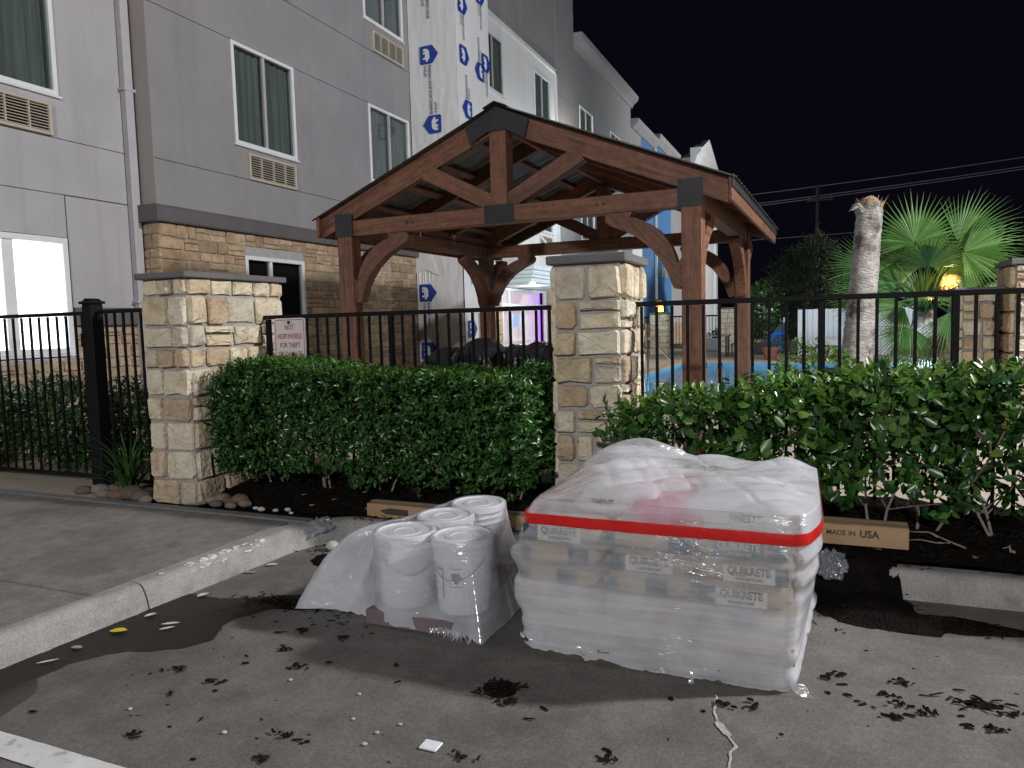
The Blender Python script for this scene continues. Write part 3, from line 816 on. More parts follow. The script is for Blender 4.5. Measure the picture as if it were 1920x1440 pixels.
def courses(rg, W, H, h0, h1, w0, w1, holes=(), gap=.016, off0=0.0, heights=None, split=.15):
    rects = []; z = 0.0; hs = []
    while z < H-.02:
        h = heights[len(hs)] if heights and len(hs) < len(heights) else rg.uniform(h0, h1)
        if H-(z+h) < h0*.6: h = H-z
        hs.append(h)
        spans = [(0.0, W)]
        for a, b, c, d in holes:
            if z < d and z+h > b:
                ns = []
                for s, e in spans:
                    if c <= s or a >= e: ns.append((s, e))
                    else:
                        if a-s > .03: ns.append((s, a))
                        if e-c > .03: ns.append((c, e))
                spans = ns
        for s, e in spans:
            u = s
            while u < e-.01:
                wd = rg.uniform(w0, w1)
                if e-(u+wd) < w0*.8: wd = e-u
                if rg.random() < split and h > h0:
                    k = rg.uniform(.3, .7)*h
                    rects.append((u+gap/2, z+gap/2, u+wd-gap/2, z+k-gap/2)); rects.append((u+gap/2, z+k+gap/2, u+wd-gap/2, z+h-gap/2))
                else:
                    rects.append((u+gap/2, z+gap/2, u+wd-gap/2, z+h-gap/2))
                u += wd
        z += h
    return [r_ for r_ in rects if r_[2]-r_[0] > .02 and r_[3]-r_[1] > .02], hs

def stone_pillar(x0, y0, x1, y1, z0, z1, label, seed, h0=.15, h1=.24, w0=.15, w1=.34, cap=True, capz=.06, d=.040, coarse=False, group='stone pillars along the fence', over=.05):
    rg = random.Random(seed)
    t = thing('stone_pillar', label, 'stone pillar', ((x0+x1)/2, (y0+y1)/2, z0), group)
    part('mortar_core', MB().box(x0, y0, z0-.05, x1, y1, z1), M['mortar'], t)
    H = z1-z0
    r1, hs = courses(rg, x1-x0+.02, H, h0, h1, w0, w1, gap=.021)
    faces = [(r1, (x0-.01, y0, z0), (1,0), (0,-1))]
    r2, _ = courses(rg, y1-y0+.01, H, h0, h1, w0, w1, heights=hs, gap=.021)
    faces.append((r2, (x1, y0-.005, z0), (0,1), (1,0)))
    r3, _ = courses(rg, y1-y0, H, h0*1.3, h1*1.3, w0*1.4, w1*1.4)
    r4, _ = courses(rg, x1-x0, H, h0*1.3, h1*1.3, w0*1.4, w1*1.4)
    if coarse:
        mb = MB()
        for rs, O, U, N in faces:
            for r_ in rs: add_stone(mb, rg, r_, d, O, U, N)
        part('stone_facing', mb, M['stone'], t, stuff=True)
    else:
        for rs, O, U, N in faces:
            for r_ in rs:
                mb = MB(); add_stone(mb, rg, r_, d*rg.uniform(.55, 1.35), O, U, N)
                part('stone', mb, M['stone'], t)
    mb = MB()
    for r_ in r3: add_stone(mb, rg, r_, d, (x0, y1, z0), (0,-1), (-1,0))
    for r_ in r4: add_stone(mb, rg, r_, d, (x1, y1, z0), (-1,0), (0,1))
    part('back_stones', mb, M['stone'], t, stuff=True)
    if cap:
        part('cap', MB().bbox(x0-over, y0-over, z1+.002, x1+over, y1+over, z1+capz, .008), M['cap'], t)
    return t
stone_pillar(-5.02, 4.32, -4.575, 5.39, .13, 1.925, 'wide stone pillar between the iron gate and the small leaved hedge', 5, capz=.052)
stone_pillar(-1.735, 4.86, -1.275, 5.44, .16, 1.895, 'narrow stone pillar standing behind the red strapped pallet', 8, h0=.15, h1=.21, w0=.13, w1=.3, capz=.062)
# ================================================================ THE HOTEL
hotel = thing('hotel_building', 'three storey hotel with stone base and a projection covered in printed white house wrap', 'building', (-8.0, 12.0, 0.0))

def panel(name, mt, X, y0, y1, z0, z1, holes=(), th=.12, parent=hotel):
    ys = sorted({y0, y1, *[min(max(q, y0), y1) for h in holes for q in (h[0], h[1])]})
    zs = sorted({z0, z1, *[min(max(q, z0), z1) for h in holes for q in (h[2], h[3])]})
    mb = MB()
    for a, b in zip(ys, ys[1:]):
        for c, d in zip(zs, zs[1:]):
            my, mz = (a+b)/2, (c+d)/2
            if any(h[0] < my < h[1] and h[2] < mz < h[3] for h in holes): continue
            mb.box(X-th, a, c, X, b, d)
    return part(name, mb, mt, parent)

def banded(mt, X, y0, y1, z0, z1, grooves, holes, th=.12, g=.010):
    zs = [z0]+[z for z in sorted(grooves) if z0 < z < z1]+[z1]
    for i, (a, b) in enumerate(zip(zs, zs[1:])):
        panel('wall_panel', mt, X, y0, y1, a+(g/2 if i else 0), b-(g/2 if b != z1 else 0), [h for h in holes if h[2] < b and h[3] > a], th)
    panel('joint_backing', M['joint'], X-.016, y0+.01, y1-.01, z0+.01, z1-.01, holes, th-.02)

def window(X, y0, y1, z0, z1, split=.5, fill='curtain', fr=.055, proud=.022, mull=.05, sill=True, glass=True):
    mb = MB()
    mb.bbox(X-.06, y0, z0, X+proud, y0+fr, z1, .006); mb.bbox(X-.06, y1-fr, z0, X+proud, y1, z1, .006)
    mb.bbox(X-.06, y0+fr, z1-fr, X+proud-.001, y1-fr, z1, .006); mb.bbox(X-.06, y0+fr, z0, X+proud-.001, y1-fr, z0+fr, .006)
    wdw = part('window', mb, M['white'], hotel)
    ym = y0+(y1-y0)*split
    part('mullion', MB().bbox(X-.05, ym-mull/2, z0+fr, X+.004, ym+mull/2, z1-fr, .004), M['metal_w'] if fill == 'curtain' else M['white'], wdw)
    if glass:
        for a, b, dx in ((y0+fr, ym-mull/2, -.034), (ym+mull/2, y1-fr, -.022)):
            part('pane', MB().box(X+dx-.006, a, z0+fr, X+dx, b, z1-fr), M['glass'], wdw)
    mt = {'curtain': M['curtain'], 'dark': M['dark_room'], 'lit': M['blind_lit']}[fill]
    P = []
    n = 46
    for i in range(n+1):
        y = y0+.01+(y1-y0-.02)*i/n
        ph = nz(y*3.1, X+z0)*3
        dx = .020*math.sin(i*1.25+ph)+.012*nz(y*6, z0) if fill == 'curtain' else 0
        P.append([(X-.10+dx, y, z0+.01), (X-.10+dx*.8, y, z1-.01)])
    part('curtain' if fill == 'curtain' else 'blind', MB().grid(P), mt, wdw, smooth=True)  # with the dark fill this sheet stands for the unlit room
    if sill:
        part('sill', MB().bbox(X-.03, y0-.03, z0-.03, X+proud+.02, y1+.03, z0-.002, .006), M['white'], wdw)
    return wdw

def vent(X, y0, y1, z0, z1, n=9):
    mb = MB(); fr = .035
    mb.bbox(X-.02, y0, z0, X+.05, y0+fr, z1, .006); mb.bbox(X-.02, y1-fr, z0, X+.05, y1, z1, .006)
    mb.bbox(X-.02, y0+fr, z1-fr, X+.049, y1-fr, z1, .006); mb.bbox(X-.02, y0+fr, z0, X+.049, y1-fr, z0+fr, .006)
    v = part('air_conditioner_grille', mb, M['beige'], hotel)
    part('recess', MB().box(X-.015, y0+fr, z0+fr, X+.004, y1-fr, z1-fr), M['grille_dark'], v)  # flat dark panel standing for the shade behind the slats
    h = (z1-z0-2*fr)/n
    for k in range(n):
        z = z0+fr+h*(k+.5)
        part('slat', MB().prism([(X+.006, z-h*.05), (X+.042, z-h*.36), (X+.046, z-h*.1), (X+.010, z+h*.26)], 'y', y0+fr+.001, y1-fr-.001), M['beige'], v)
    for k in (1, 2, 3):
        y = y0+(y1-y0)*k/4
        part('rib', MB().box(X+.004, y-.007, z0+fr+.002, X+.047, y+.007, z1-fr-.002), M['beige'], v)
    return v

# --- recessed light wall at the left
XL = -8.35
HL = [(4.55, 6.15, 1.28, 2.67), (4.72, 6.18, 4.30, 5.75)]
banded(M['stucco_l'], XL, -6, 6.155, 1.83, 13.5, [3.17, 3.82, 5.76, 6.75], HL+[(4.97, 6.05, 3.83, 4.2)])
banded(M['stucco_l'], XL, 6.169, 7.19, 1.83, 3.163, [], HL)
banded(M['stucco_l'], XL, 6.1551, 7.19, 3.177, 13.5, [3.82, 5.76, 6.75], HL)
window(XL, 4.56, 6.14, 1.29, 2.66, .555, 'lit', fr=.07, mull=.13, proud=.03)
window(XL, 4.73, 6.17, 4.31, 5.74, .5)
vent(XL, 4.97, 6.05, 3.83, 4.20)
part('belt_course', MB().bbox(XL-.1, 6.16, 1.62, XL+.07, 7.10, 1.84, .01), M['band'], hotel)
part('belt_course', MB().bbox(XL-.1, -6, 1.62, XL+.07, 4.54, 1.84, .01), M['band'], hotel)
panel('mortar_wall', M['mortar'], XL-.005, -6, 7.19, 0.0, 1.63, [(4.55, 6.16, 1.24, 1.7), (4.95, 6.03, .47, .86)])
rg = random.Random(3)
rs, _ = courses(rg, 5.2, 1.42, .10, .2, .14, .4, [(2.95, 1.05, 4.17, 1.45), (2.94, .27, 4.05, .68)])
mb = MB()
for r_ in rs: add_stone(mb, rg, r_, .03, (XL, 2.0, .18), (0,1), (1,0))
part('base_stones', mb, M['wallstone'], hotel, stuff=True)
vent(XL, 4.95, 6.03, .48, .85)
# downspout in the corner
ds = part('downspout', MB().bbox(XL+.005, 7.02, .2, XL+.11, 7.14, 13.5, .012), M['metal_w'], hotel)
for z in (1.9, 4.6, 7.4): part('bracket', MB().bbox(XL, 6.99, z, XL+.118, 7.17, z+.04, .004), M['metal_w'], ds)

# --- main taupe wall
X = -8.0
HW = [(8.64, 10.02, 4.25, 5.73), (12.15, 13.62, 4.27, 5.73), (12.12, 13.52, 7.27, 8.72), (8.64, 10.02, 7.27, 8.72)]
HV = [(8.87, 9.94, 3.765, 4.155), (12.36, 13.46, 3.765, 4.155), (12.37, 13.46, 6.745, 7.13), (8.87, 9.94, 6.745, 7.13)]
banded(M['stucco_d'], X, 7.18, 13.735, 3.1, 13.5, [3.765, 5.735, 6.735, 8.73], HW+HV)
part('return_wall', MB().box(XL-.05, 7.172, 3.1, X-.002, 7.182, 13.5), M['stucco_p'], hotel)
for h in HW: window(X, h[0]+.002, h[1]-.002, h[2]+.002, h[3]-.002)
for h in HV: vent(X, h[0], h[1], h[2], h[3])
part('belt_course', MB().prism([(XL-.02, 2.95), (X+.09, 2.95), (X+.10, 2.97), (X+.10, 3.13), (X+.075, 3.165), (XL-.02, 3.165)], 'y', 7.08, 13.735), M['band'], hotel)
SW = (8.70, 10.06, 1.17, 2.63)
panel('mortar_wall', M['mortar'], X-.005, 7.185, 13.735, .05, 2.96, [SW])
part('mortar_return', MB().box(XL-.05, 7.186, .05, X-.126, 7.30, 2.95), M['mortar'], hotel)
window(X, SW[0]+.002, SW[1]-.002, SW[2]+.002, SW[3]-.002, .42, 'dark', fr=.06, mull=.06)
rg = random.Random(21)
up, _ = courses(rg, 6.54, 1.83, .09, .19, .13, .42, [(SW[0]-7.185, SW[2]-1.12, SW[1]-7.185, SW[3]-1.12+.04)], gap=.008, split=.30)
up = sorted(up, key=lambda r_: -(r_[2]-r_[0])*(r_[3]-r_[1]))
for r_ in up[:285]:
    mb = MB(); add_stone(mb, rg, r_, .026*rg.uniform(.5, 1.3), (X-.004, 7.185, 1.12), (0,1), (1,0))
    part('stone', mb, M['wallstone'], hotel)
lo, _ = courses(rg, 6.54, 1.02, .1, .2, .14, .4, [(SW[0]-7.185, SW[2]-.1, SW[1]-7.185, 2)], gap=.014)
mb = MB()
for r_ in up[285:]: add_stone(mb, rg, r_, .024, (X-.004, 7.185, 1.12), (0,1), (1,0))
for r_ in lo: add_stone(mb, rg, r_, .03, (X-.004, 7.185, .1), (0,1), (1,0))
part('base_stones', mb, M['wallstone'], hotel, stuff=True)
rs, _ = courses(rg, .37, 2.8, .12, .22, .12, .24, gap=.014)
for r_ in rs:
    mb = MB(); add_stone(mb, rg, r_, .026, (XL, 7.186, .12), (1,0), (0,-1))
    part('stone', mb, M['wallstone'], hotel)

# --- projection under house wrap
CX, CY0, CY1 = -6.90, 13.74, 15.32
part('sheathing', MB().box(X-.02, CY0+.03, .1, CX-.03, CY1-.03, 13.5), M['brownwood'], hotel)
def wrapsheet(face, a0, a1, z0, z1, off=.0, amp=.008, bottom=None, pleat=0, n=40, k=60):
    P = []
    for i in range(n+1):
        a = a0+(a1-a0)*i/n; row = []
        zb = bottom((a-a0)/(a1-a0)) if bottom else z0
        for j in range(k+1):
            z = zb+(z1-zb)*j/k
            d = amp*(nz(a*2.5, z*1.3, off*50)+.5*nz(a*9, z*3, off*50+3))
            if pleat:
                t = max(0, 1-(a-a0)/(abs(a1-a0)*.42))
                d += pleat*t*math.sin(a*70+1.5*nz(z*.8, a*3))*.5
            if face == 'y': row.append((a, CY0-.004-off-abs(d)*1.0, z))
            else: row.append((CX+.004+off+abs(d), a, z))
        P.append(row)
    if face == 'y': P = P[::-1]
    return part('house_wrap', MB().grid(P), M['wrap'], hotel, smooth=True)
wy = wrapsheet('y', X+.01, CX+.01, 6.18, 13.5, amp=.014)
wrapsheet('y', X+.02, CX+.01, 4.75, 6.33, .022, amp=.016)
wl = wrapsheet('y', X+.02, CX+.005, 2.6, 4.95, .034, bottom=lambda t: 2.62+.06*math.sin(t*9)+(.9*max(0, t-.55)**1.2 if t > .55 else 0), amp=.02)
wb = wrapsheet('y', X+.03, CX-.002, .2, 4.0, .012, pleat=.05, amp=.012, n=90)
wx = wrapsheet('x', CY0-.01, CY1, 4.9, 13.5)
wx2 = wrapsheet('x', CY0-.01, CY1, 1.75, 5.0, .014)
wx3 = wrapsheet('x', CY0-.01, CY0+.62, .2, 1.9, .008)
part('seam_tape', MB().box(X+.012, CY0-.021, 6.30, CX+.004, CY0-.018, 6.33), M['white'], hotel)

BEAR = [(-.62,-.36),(-.62,-.02),(-.5,.2),(-.25,.34),(0,.30),(.25,.36),(.42,.30),(.50,.20),(.66,.10),(.72,-.02),(.62,-.10),(.48,-.10),(.42,-.14),(.46,-.40),(.28,-.40),(.22,-.18),(-.02,-.14),(-.10,-.20),(-.06,-.40),(-.26,-.40),(-.30,-.18),(-.38,-.2),(-.42,-.40)]
def logo(origin, right, up, s, parent, shield=True, text=True, flip=False, small=True):
    """shield with a white bear, the maker's two words and a small line, flat print on the wrap"""
    r = Vector(right); u = Vector(up); n = r.cross(u)
    def pt(a, b, h): return Vector(origin)+r*(a*s)+u*(b*s)+n*h
    if shield:
        # shield lies before the words along the reading direction; its point faces up
        sh = [(-.50,-.50),(.50,-.50),(.50,.30),(0,.72),(-.50,.30)]
        sh = [(-.48,-.52),(.48,-.52),(.55,-.45),(.55,.34),(0,.76),(-.55,.34),(-.55,-.45)]
        mb = MB(); mb.add([pt(a, b, .0016) for a, b in sh], [tuple(range(len(sh)))])
        mb.mi = 1; mb.add([pt(a*.60, b*.62-.06, .0030) for a, b in BEAR], [tuple(range(len(BEAR)))])
        part('bear_emblem', mb, [M['ink'], M['wrap']], parent)
    if text:
        t0 = .62
        lettering('BARRICADE', .27*s, pt(t0, .13, .002), r, u, M['ink2'], parent, bold=.008, align='LEFT', fit=1.46*s)
        lettering('WRAP', .27*s, pt(t0, -.20, .002), r, u, M['grille_dark'], parent, bold=-.004, align='LEFT', fit=.70*s)
DN, UPZ = (0,0,-1), (0,0,1)
def wl_logo(x, z, parent, y, flip=False, **k):
    if flip: logo((x, y, z), UPZ, (-1,0,0), .33, parent, **k)
    else: logo((x, y, z), DN, (1,0,0), .33, parent, **k)
wl_logo(-7.55, 8.42, wy, CY0-.026); wl_logo(-7.55, 7.02, wy, CY0-.026)
wl_logo(-7.55, 9.8, wy, CY0-.026); wl_logo(-7.44, 5.62, wl, CY0-.048, flip=True)
wl_logo(-7.46, 3.30, wl, CY0-.060, flip=True, text=False)
wl_logo(-7.76, 2.20, wb, CY0-.040); wl_logo(-7.76, .98, wb, CY0-.040, text=False)
lx = CX+.03
def wr_logo(y, z, parent, flip=False, **k):
    if flip: logo((lx, y, z), UPZ, (0,-1,0), .33, parent, **k)
    else: logo((lx, y, z), DN, (0,1,0), .33, parent, **k)
wr_logo(14.0, 8.0, wx); wr_logo(14.02, 7.0, wx, text=False); wr_logo(14.16, 5.95, wx, flip=True)
wr_logo(14.86, 8.5, wx); wr_logo(14.80, 6.9, wx, flip=True); wr_logo(15.08, 7.15, wx)
wr_logo(14.02, 3.06, wx2); wr_logo(14.02, 1.42, wx3, text=False)
part('sheathing_strip', MB().box(CX+.028, 14.62, 5.1, CX+.034, 14.76, 5.95), M['brownwood'], hotel)

# --- white wing
WH = [(y, y+1.36, z, z+1.46) for y in (17.32, 20.95) for z in (4.28, 7.52)]
WV = [(y+.2, y+1.2, z-.52, z-.13) for y in (17.32, 20.95) for z in (4.28,)]
panel('wall_panel', M['stucco_w'], X, 15.31, 22.9, 2.6, 9.35, WH+WV)
for z in (6.75,): part('wall_groove', MB().box(X-.002, 15.4, z, X+.004, 22.88, z+.02), M['joint'], hotel)
for h in WH: window(X, h[0]+.002, h[1]-.002, h[2]+.002, h[3]-.002)
for h in WV: vent(X, h[0], h[1], h[2], h[3])
part('trim', MB().bbox(X-.02, 22.78, 2.6, X+.05, 22.9, 9.45, .006), M['white'], hotel)
part('trim', MB().bbox(X-.02, 15.32, 9.35, X+.05, 22.9, 9.47, .006), M['white'], hotel)
panel('wall_panel', M['stucco_d'], X-.01, 13.735, 22.9, 9.40, 14.0)
panel('wall_panel', M['stucco_d'], X+.03, 22.905, 24.7, 0, 8.8)
panel('wall_panel', M['stucco_d'], X+.03, 22.905, 24.7, 8.82, 14.0)
# --- lower wing with cornice
S2 = [(25.3, 26.9, 7.6, 9.05), (29.3, 30.9, 7.6, 9.05), (25.3, 26.9, 4.4, 5.8), (29.3, 30.9, 4.4, 5.8)]
panel('wall_panel', M['stucco_d'], X, 24.705, 32.7, 0, 10.85, S2)
for h in S2: window(X, h[0]+.002, h[1]-.002, h[2]+.002, h[3]-.002)
part('cornice', MB().prism([(X-.4, 10.80), (X+.05, 10.80), (X+.10, 10.92), (X+.30, 11.08), (X+.34, 11.24), (X-.4, 11.28)], 'y', 24.705, 32.85), M['stucco_d'], hotel)
panel('wall_panel', M['stucco_w'], X-.02, 32.705, 34.7, 0, 9.3)
panel('wall_panel', M['stucco_d'], X-.02, 32.705, 34.7, 9.31, 10.1)
panel('wall_panel', M['stucco_b'], X-.02, 34.705, 37.45, 1.36, 10.0, [])
panel('wall_panel', M['stucco_b'], X+.02, 37.46, 41.5, 1.36, 10.3, [(38.7, 40.2, 7.6, 9.0), (38.7, 40.2, 4.5, 5.9)])
for z in (4.5, 7.6): window(X+.02, 38.7, 40.2, z, z+1.4)
vent(X+.02, 38.9, 40.0, 3.75, 4.2)
for z in (2.9, 4.4, 6.0, 7.5): part('wall_groove', MB().box(X-.02, 34.72, z, X-.014, 37.4, z+.03), M['joint'], hotel)
part('downspout', MB().bbox(X, 37.36, .2, X+.12, 37.48, 10, .012), M['white'], hotel)
part('cornice', MB().prism([(X-.4, 9.98), (X+.05, 9.98), (X+.28, 10.2), (X+.32, 10.36), (X-.4, 10.4)], 'y', 32.86, 37.45), M['stucco_d'], hotel)
part('cornice', MB().prism([(X-.4, 10.28), (X+.08, 10.28), (X+.3, 10.5), (X+.35, 10.7), (X-.4, 10.74)], 'y', 37.46, 43.0), M['stucco_d'], hotel)
panel('wall_panel', M['stucco_d'], X, 41.505, 47.0, 2.3, 10.3)
rg = random.Random(31)
panel('mortar_wall', M['mortar'], X+.03, 34.7, 47, -.2, 1.36)
panel('mortar_wall', M['mortar'], X+.02, 41.505, 47, 1.361, 2.3)
rs, _ = courses(rg, 12.2, 1.5, .14, .26, .22, .5, gap=.02)
mb = MB()
for r_ in rs: add_stone(mb, rg, r_, .04, (X+.03, 34.75, -.16), (0,1), (1,0))
part('base_stones', mb, M['wallstone'], hotel, stuff=True)
# --- white gable beyond
part('gable_wall', MB().prism([(47.0, 0), (57.5, 0), (57.5, 11.8), (52.2, 13.3), (47.0, 11.4)], 'x', X-.3, X+.25), M['stucco_w'], hotel)
def slope_trim(y0, z0, y1, z1, t=.32):
    return part('rake_trim', MB().prism([(y0, z0), (y1, z1), (y1, z1+t), (y0, z0+t)], 'x', X+.252, X+.6), M['stucco_w'], hotel)
slope_trim(47.0, 11.4, 52.2, 13.3, .22); slope_trim(52.2, 13.3, 57.6, 11.8, .22)
part('cornice_return', MB().prism([(X+.2, 10.9), (X+.5, 11.1), (X+.62, 11.5), (X+.85, 11.7), (X+.85, 11.95), (X+.2, 11.95)], 'y', 46.9, 48.6), M['white'], hotel)
part('cornice_return', MB().prism([(X+.2, 11.2), (X+.5, 11.4), (X+.85, 11.9), (X+.85, 12.1), (X+.2, 12.1)], 'y', 56.2, 57.8), M['white'], hotel)
part('corner_trim', MB().bbox(X+.2, 56.6, .4, X+.4, 57.5, 11.0, .02), M['white'], hotel)

# --- entrance: lit doors, stone, canopy
panel('mortar_wall', M['mortar'], X-.004, 15.31, 22.9, .05, 2.6, [(18.15, 21.55, .05, 2.5)])
rg = random.Random(41)
rs, _ = courses(rg, 7.5, 2.4, .12, .22, .16, .4, [(2.80, -.1, 6.22, 2.42)], gap=.014)
mb = MB()
for r_ in rs: add_stone(mb, rg, r_, .03, (X-.004, 15.34, .12), (0,1), (1,0))
part('entrance_stones', mb, M['wallstone'], hotel, stuff=True)
door = part('entrance_doors', MB().box(X-.25, 18.16, .2, X-.2, 21.54, 2.49), M['door_lit'], hotel)
mb = MB()
for y in (18.16, 18.62, 20.72, 21.46): mb.bbox(X-.06, y, .2, X+.02, y+.07, 2.48, .006)
for z in (2.0, 2.42): mb.bbox(X-.058, 18.2, z, X+.018, 21.5, z+.06, .006)
part('door_frame', mb, M['white'], door)
for y0, y1 in ((18.70, 19.66), (19.70, 20.70)):
    mb = MB()
    mb.bbox(X-.05, y0, .22, X, y0+.14, 1.99, .006); mb.bbox(X-.05, y1-.14, .22, X, y1, 1.99, .006)
    mb.bbox(X-.049, y0+.14, 1.86, X-.001, y1-.14, 1.99, .006); mb.bbox(X-.049, y0+.14, .22, X-.001, y1-.14, .42, .006)
    mb.bbox(X-.03, y0+.14, 1.02, X+.012, y1-.14, 1.10, .006)
    lf = part('door_leaf', mb, M['white'], door)
    part('pull_handle', MB().tube([(X+.03, y1-.1, 1.0), (X+.05, y1-.1, 1.05), (X+.05, y1-.1, 1.4), (X+.03, y1-.1, 1.45)], .014), M['chrome'], lf)
part('notice', MB().box(X-.03, 19.0, 1.42, X-.02, 19.32, 1.78), M['screen_b'], door)
part('notice', MB().box(X-.03, 20.0, 1.3, X-.02, 20.26, 1.6), M['white'], door)
part('light_strip', MB().box(X-.08, 20.90, .3, X-.04, 21.12, 2.40), M['purple'], door)
can = part('entrance_canopy', MB().bbox(X+.02, 16.62, 2.58, CX+.36, 20.4, 2.78, .01), M['white'], hotel)
for k, (o, z0, z1) in enumerate(((.0, 2.50, 2.60), (.05, 2.602, 2.68), (.09, 2.682, 2.78), (.14, 2.782, 2.90))):
    part('cornice_step', MB().bbox(X+.021+k*.001, 16.60-o, z0, CX+.38+o, 20.42+o, z1, .008), M['white'], can)
part('canopy_roof', MB().prism([(X+.02, 2.905), (CX+.30, 2.905), (X+.02, 3.75)], 'y', 16.7, 20.3), M['white'], can)
for y in (17.2, 19.9):
    part('tie_rod', MB().tube([(X+.02, y, 4.6), (CX+.2, y, 2.93)], .03), M['white'], can)
    part('rod_plate', MB().bbox(X-.005, y-.1, 4.48, X+.03, y+.1, 4.72, .01), M['white'], can)
part('soffit_lamp', MB().lathe([(0, 2.494), (.12, 2.494), (.12, 2.51)], -7.2, 18.4, 16), M['lamp_white'], can)
lamp('soffit_lamp_light', 'POINT', (-7.2, 18.4, 2.44), 42, (0.9, 0.96, 1.0), 0.06)
part('wall_plate', MB().bbox(X+.02, 22.15, 1.42, X+.05, 22.4, 1.72, .006), M['white'], hotel)
fx = part('wall_lamp', MB().bbox(X+.03, 23.5, 7.0, X+.30, 23.75, 7.22, .02), M['band'], hotel)
part('lamp_lens', MB().box(X+.06, 23.52, 6.985, X+.28, 23.73, 6.998), M['lamp_white'], fx)
cm = part('security_camera', MB().tube([(X, 41.9, 4.2), (X+.25, 41.9, 4.15)], .05, 8), M['white'], hotel)
part('camera_dome', MB().tube([(X+.25, 41.8, 4.08), (X+.25, 42.1, 4.02)], .12, 8), M['white'], cm)
# ================================================================ PERGOLA
PO = thing('pergola', 'brown timber pergola with a gabled metal roof and black steel plates', 'pergola', (-3.133, 7.1, 0.2), rotz=-0.02177)
PM = WM[PO.name]
def pw(x, y, z): return PM @ Vector((x, y, z-0.2))
pu = lambda v: (PM.to_3x3() @ Vector(v))
W2, D, PS = 2.06, 3.578, 0.19
EAX, EAZ, RIZ = 2.30, 2.78, 3.725                       # eave half width, eave top, ridge top
SL = (RIZ-EAZ)/EAX
def pbeam(p0, p1, wd, ht, name, bev=.007, up=(0,0,1), mt='wood'):
    return beam(name, pw(*p0), pw(*p1), wd, ht, M[mt], PO, up=up if up == (0,0,1) else pu(up), bev=bev)
def pprism(name, pts, y0, y1, mt='wood', L0=None):
    """a flat board cut to a polygon in the truss plane (x, z); its own axes follow L0 so grain runs along it"""
    c = pts[0]
    d = Vector((L0[0], 0, L0[1])).normalized() if L0 else Vector((1,0,0))
    n = Vector((0,1,0)); t = d.cross(n)
    A = Matrix((d, n, t)).transposed()
    inv = A.inverted()
    mb = MB()
    loc = [inv @ Vector((x-c[0], 0, z-c[1])) for x, z in pts]
    mb.prism([(v.x, v.z) for v in loc], 'y', y0, y1)
    Mx = PM @ Matrix.Translation((c[0], 0, c[1]-.2)) @ A.to_4x4()
    return part(name, mb, M[mt], PO, None, Mx)
xc = W2-PS/2
for sx in (-1, 1):
    for y in (PS/2, D+PS/2):
        p = pbeam((sx*xc, y, .2), (sx*xc, y, 2.70), PS, PS, 'post', up=(0,1,0))
        part('base_plate', MB().bbox(-.14, -.14, 0, .14, .14, .02, .004), M['plate'], p, None, Matrix.Translation(pw(sx*xc, y, .2)))
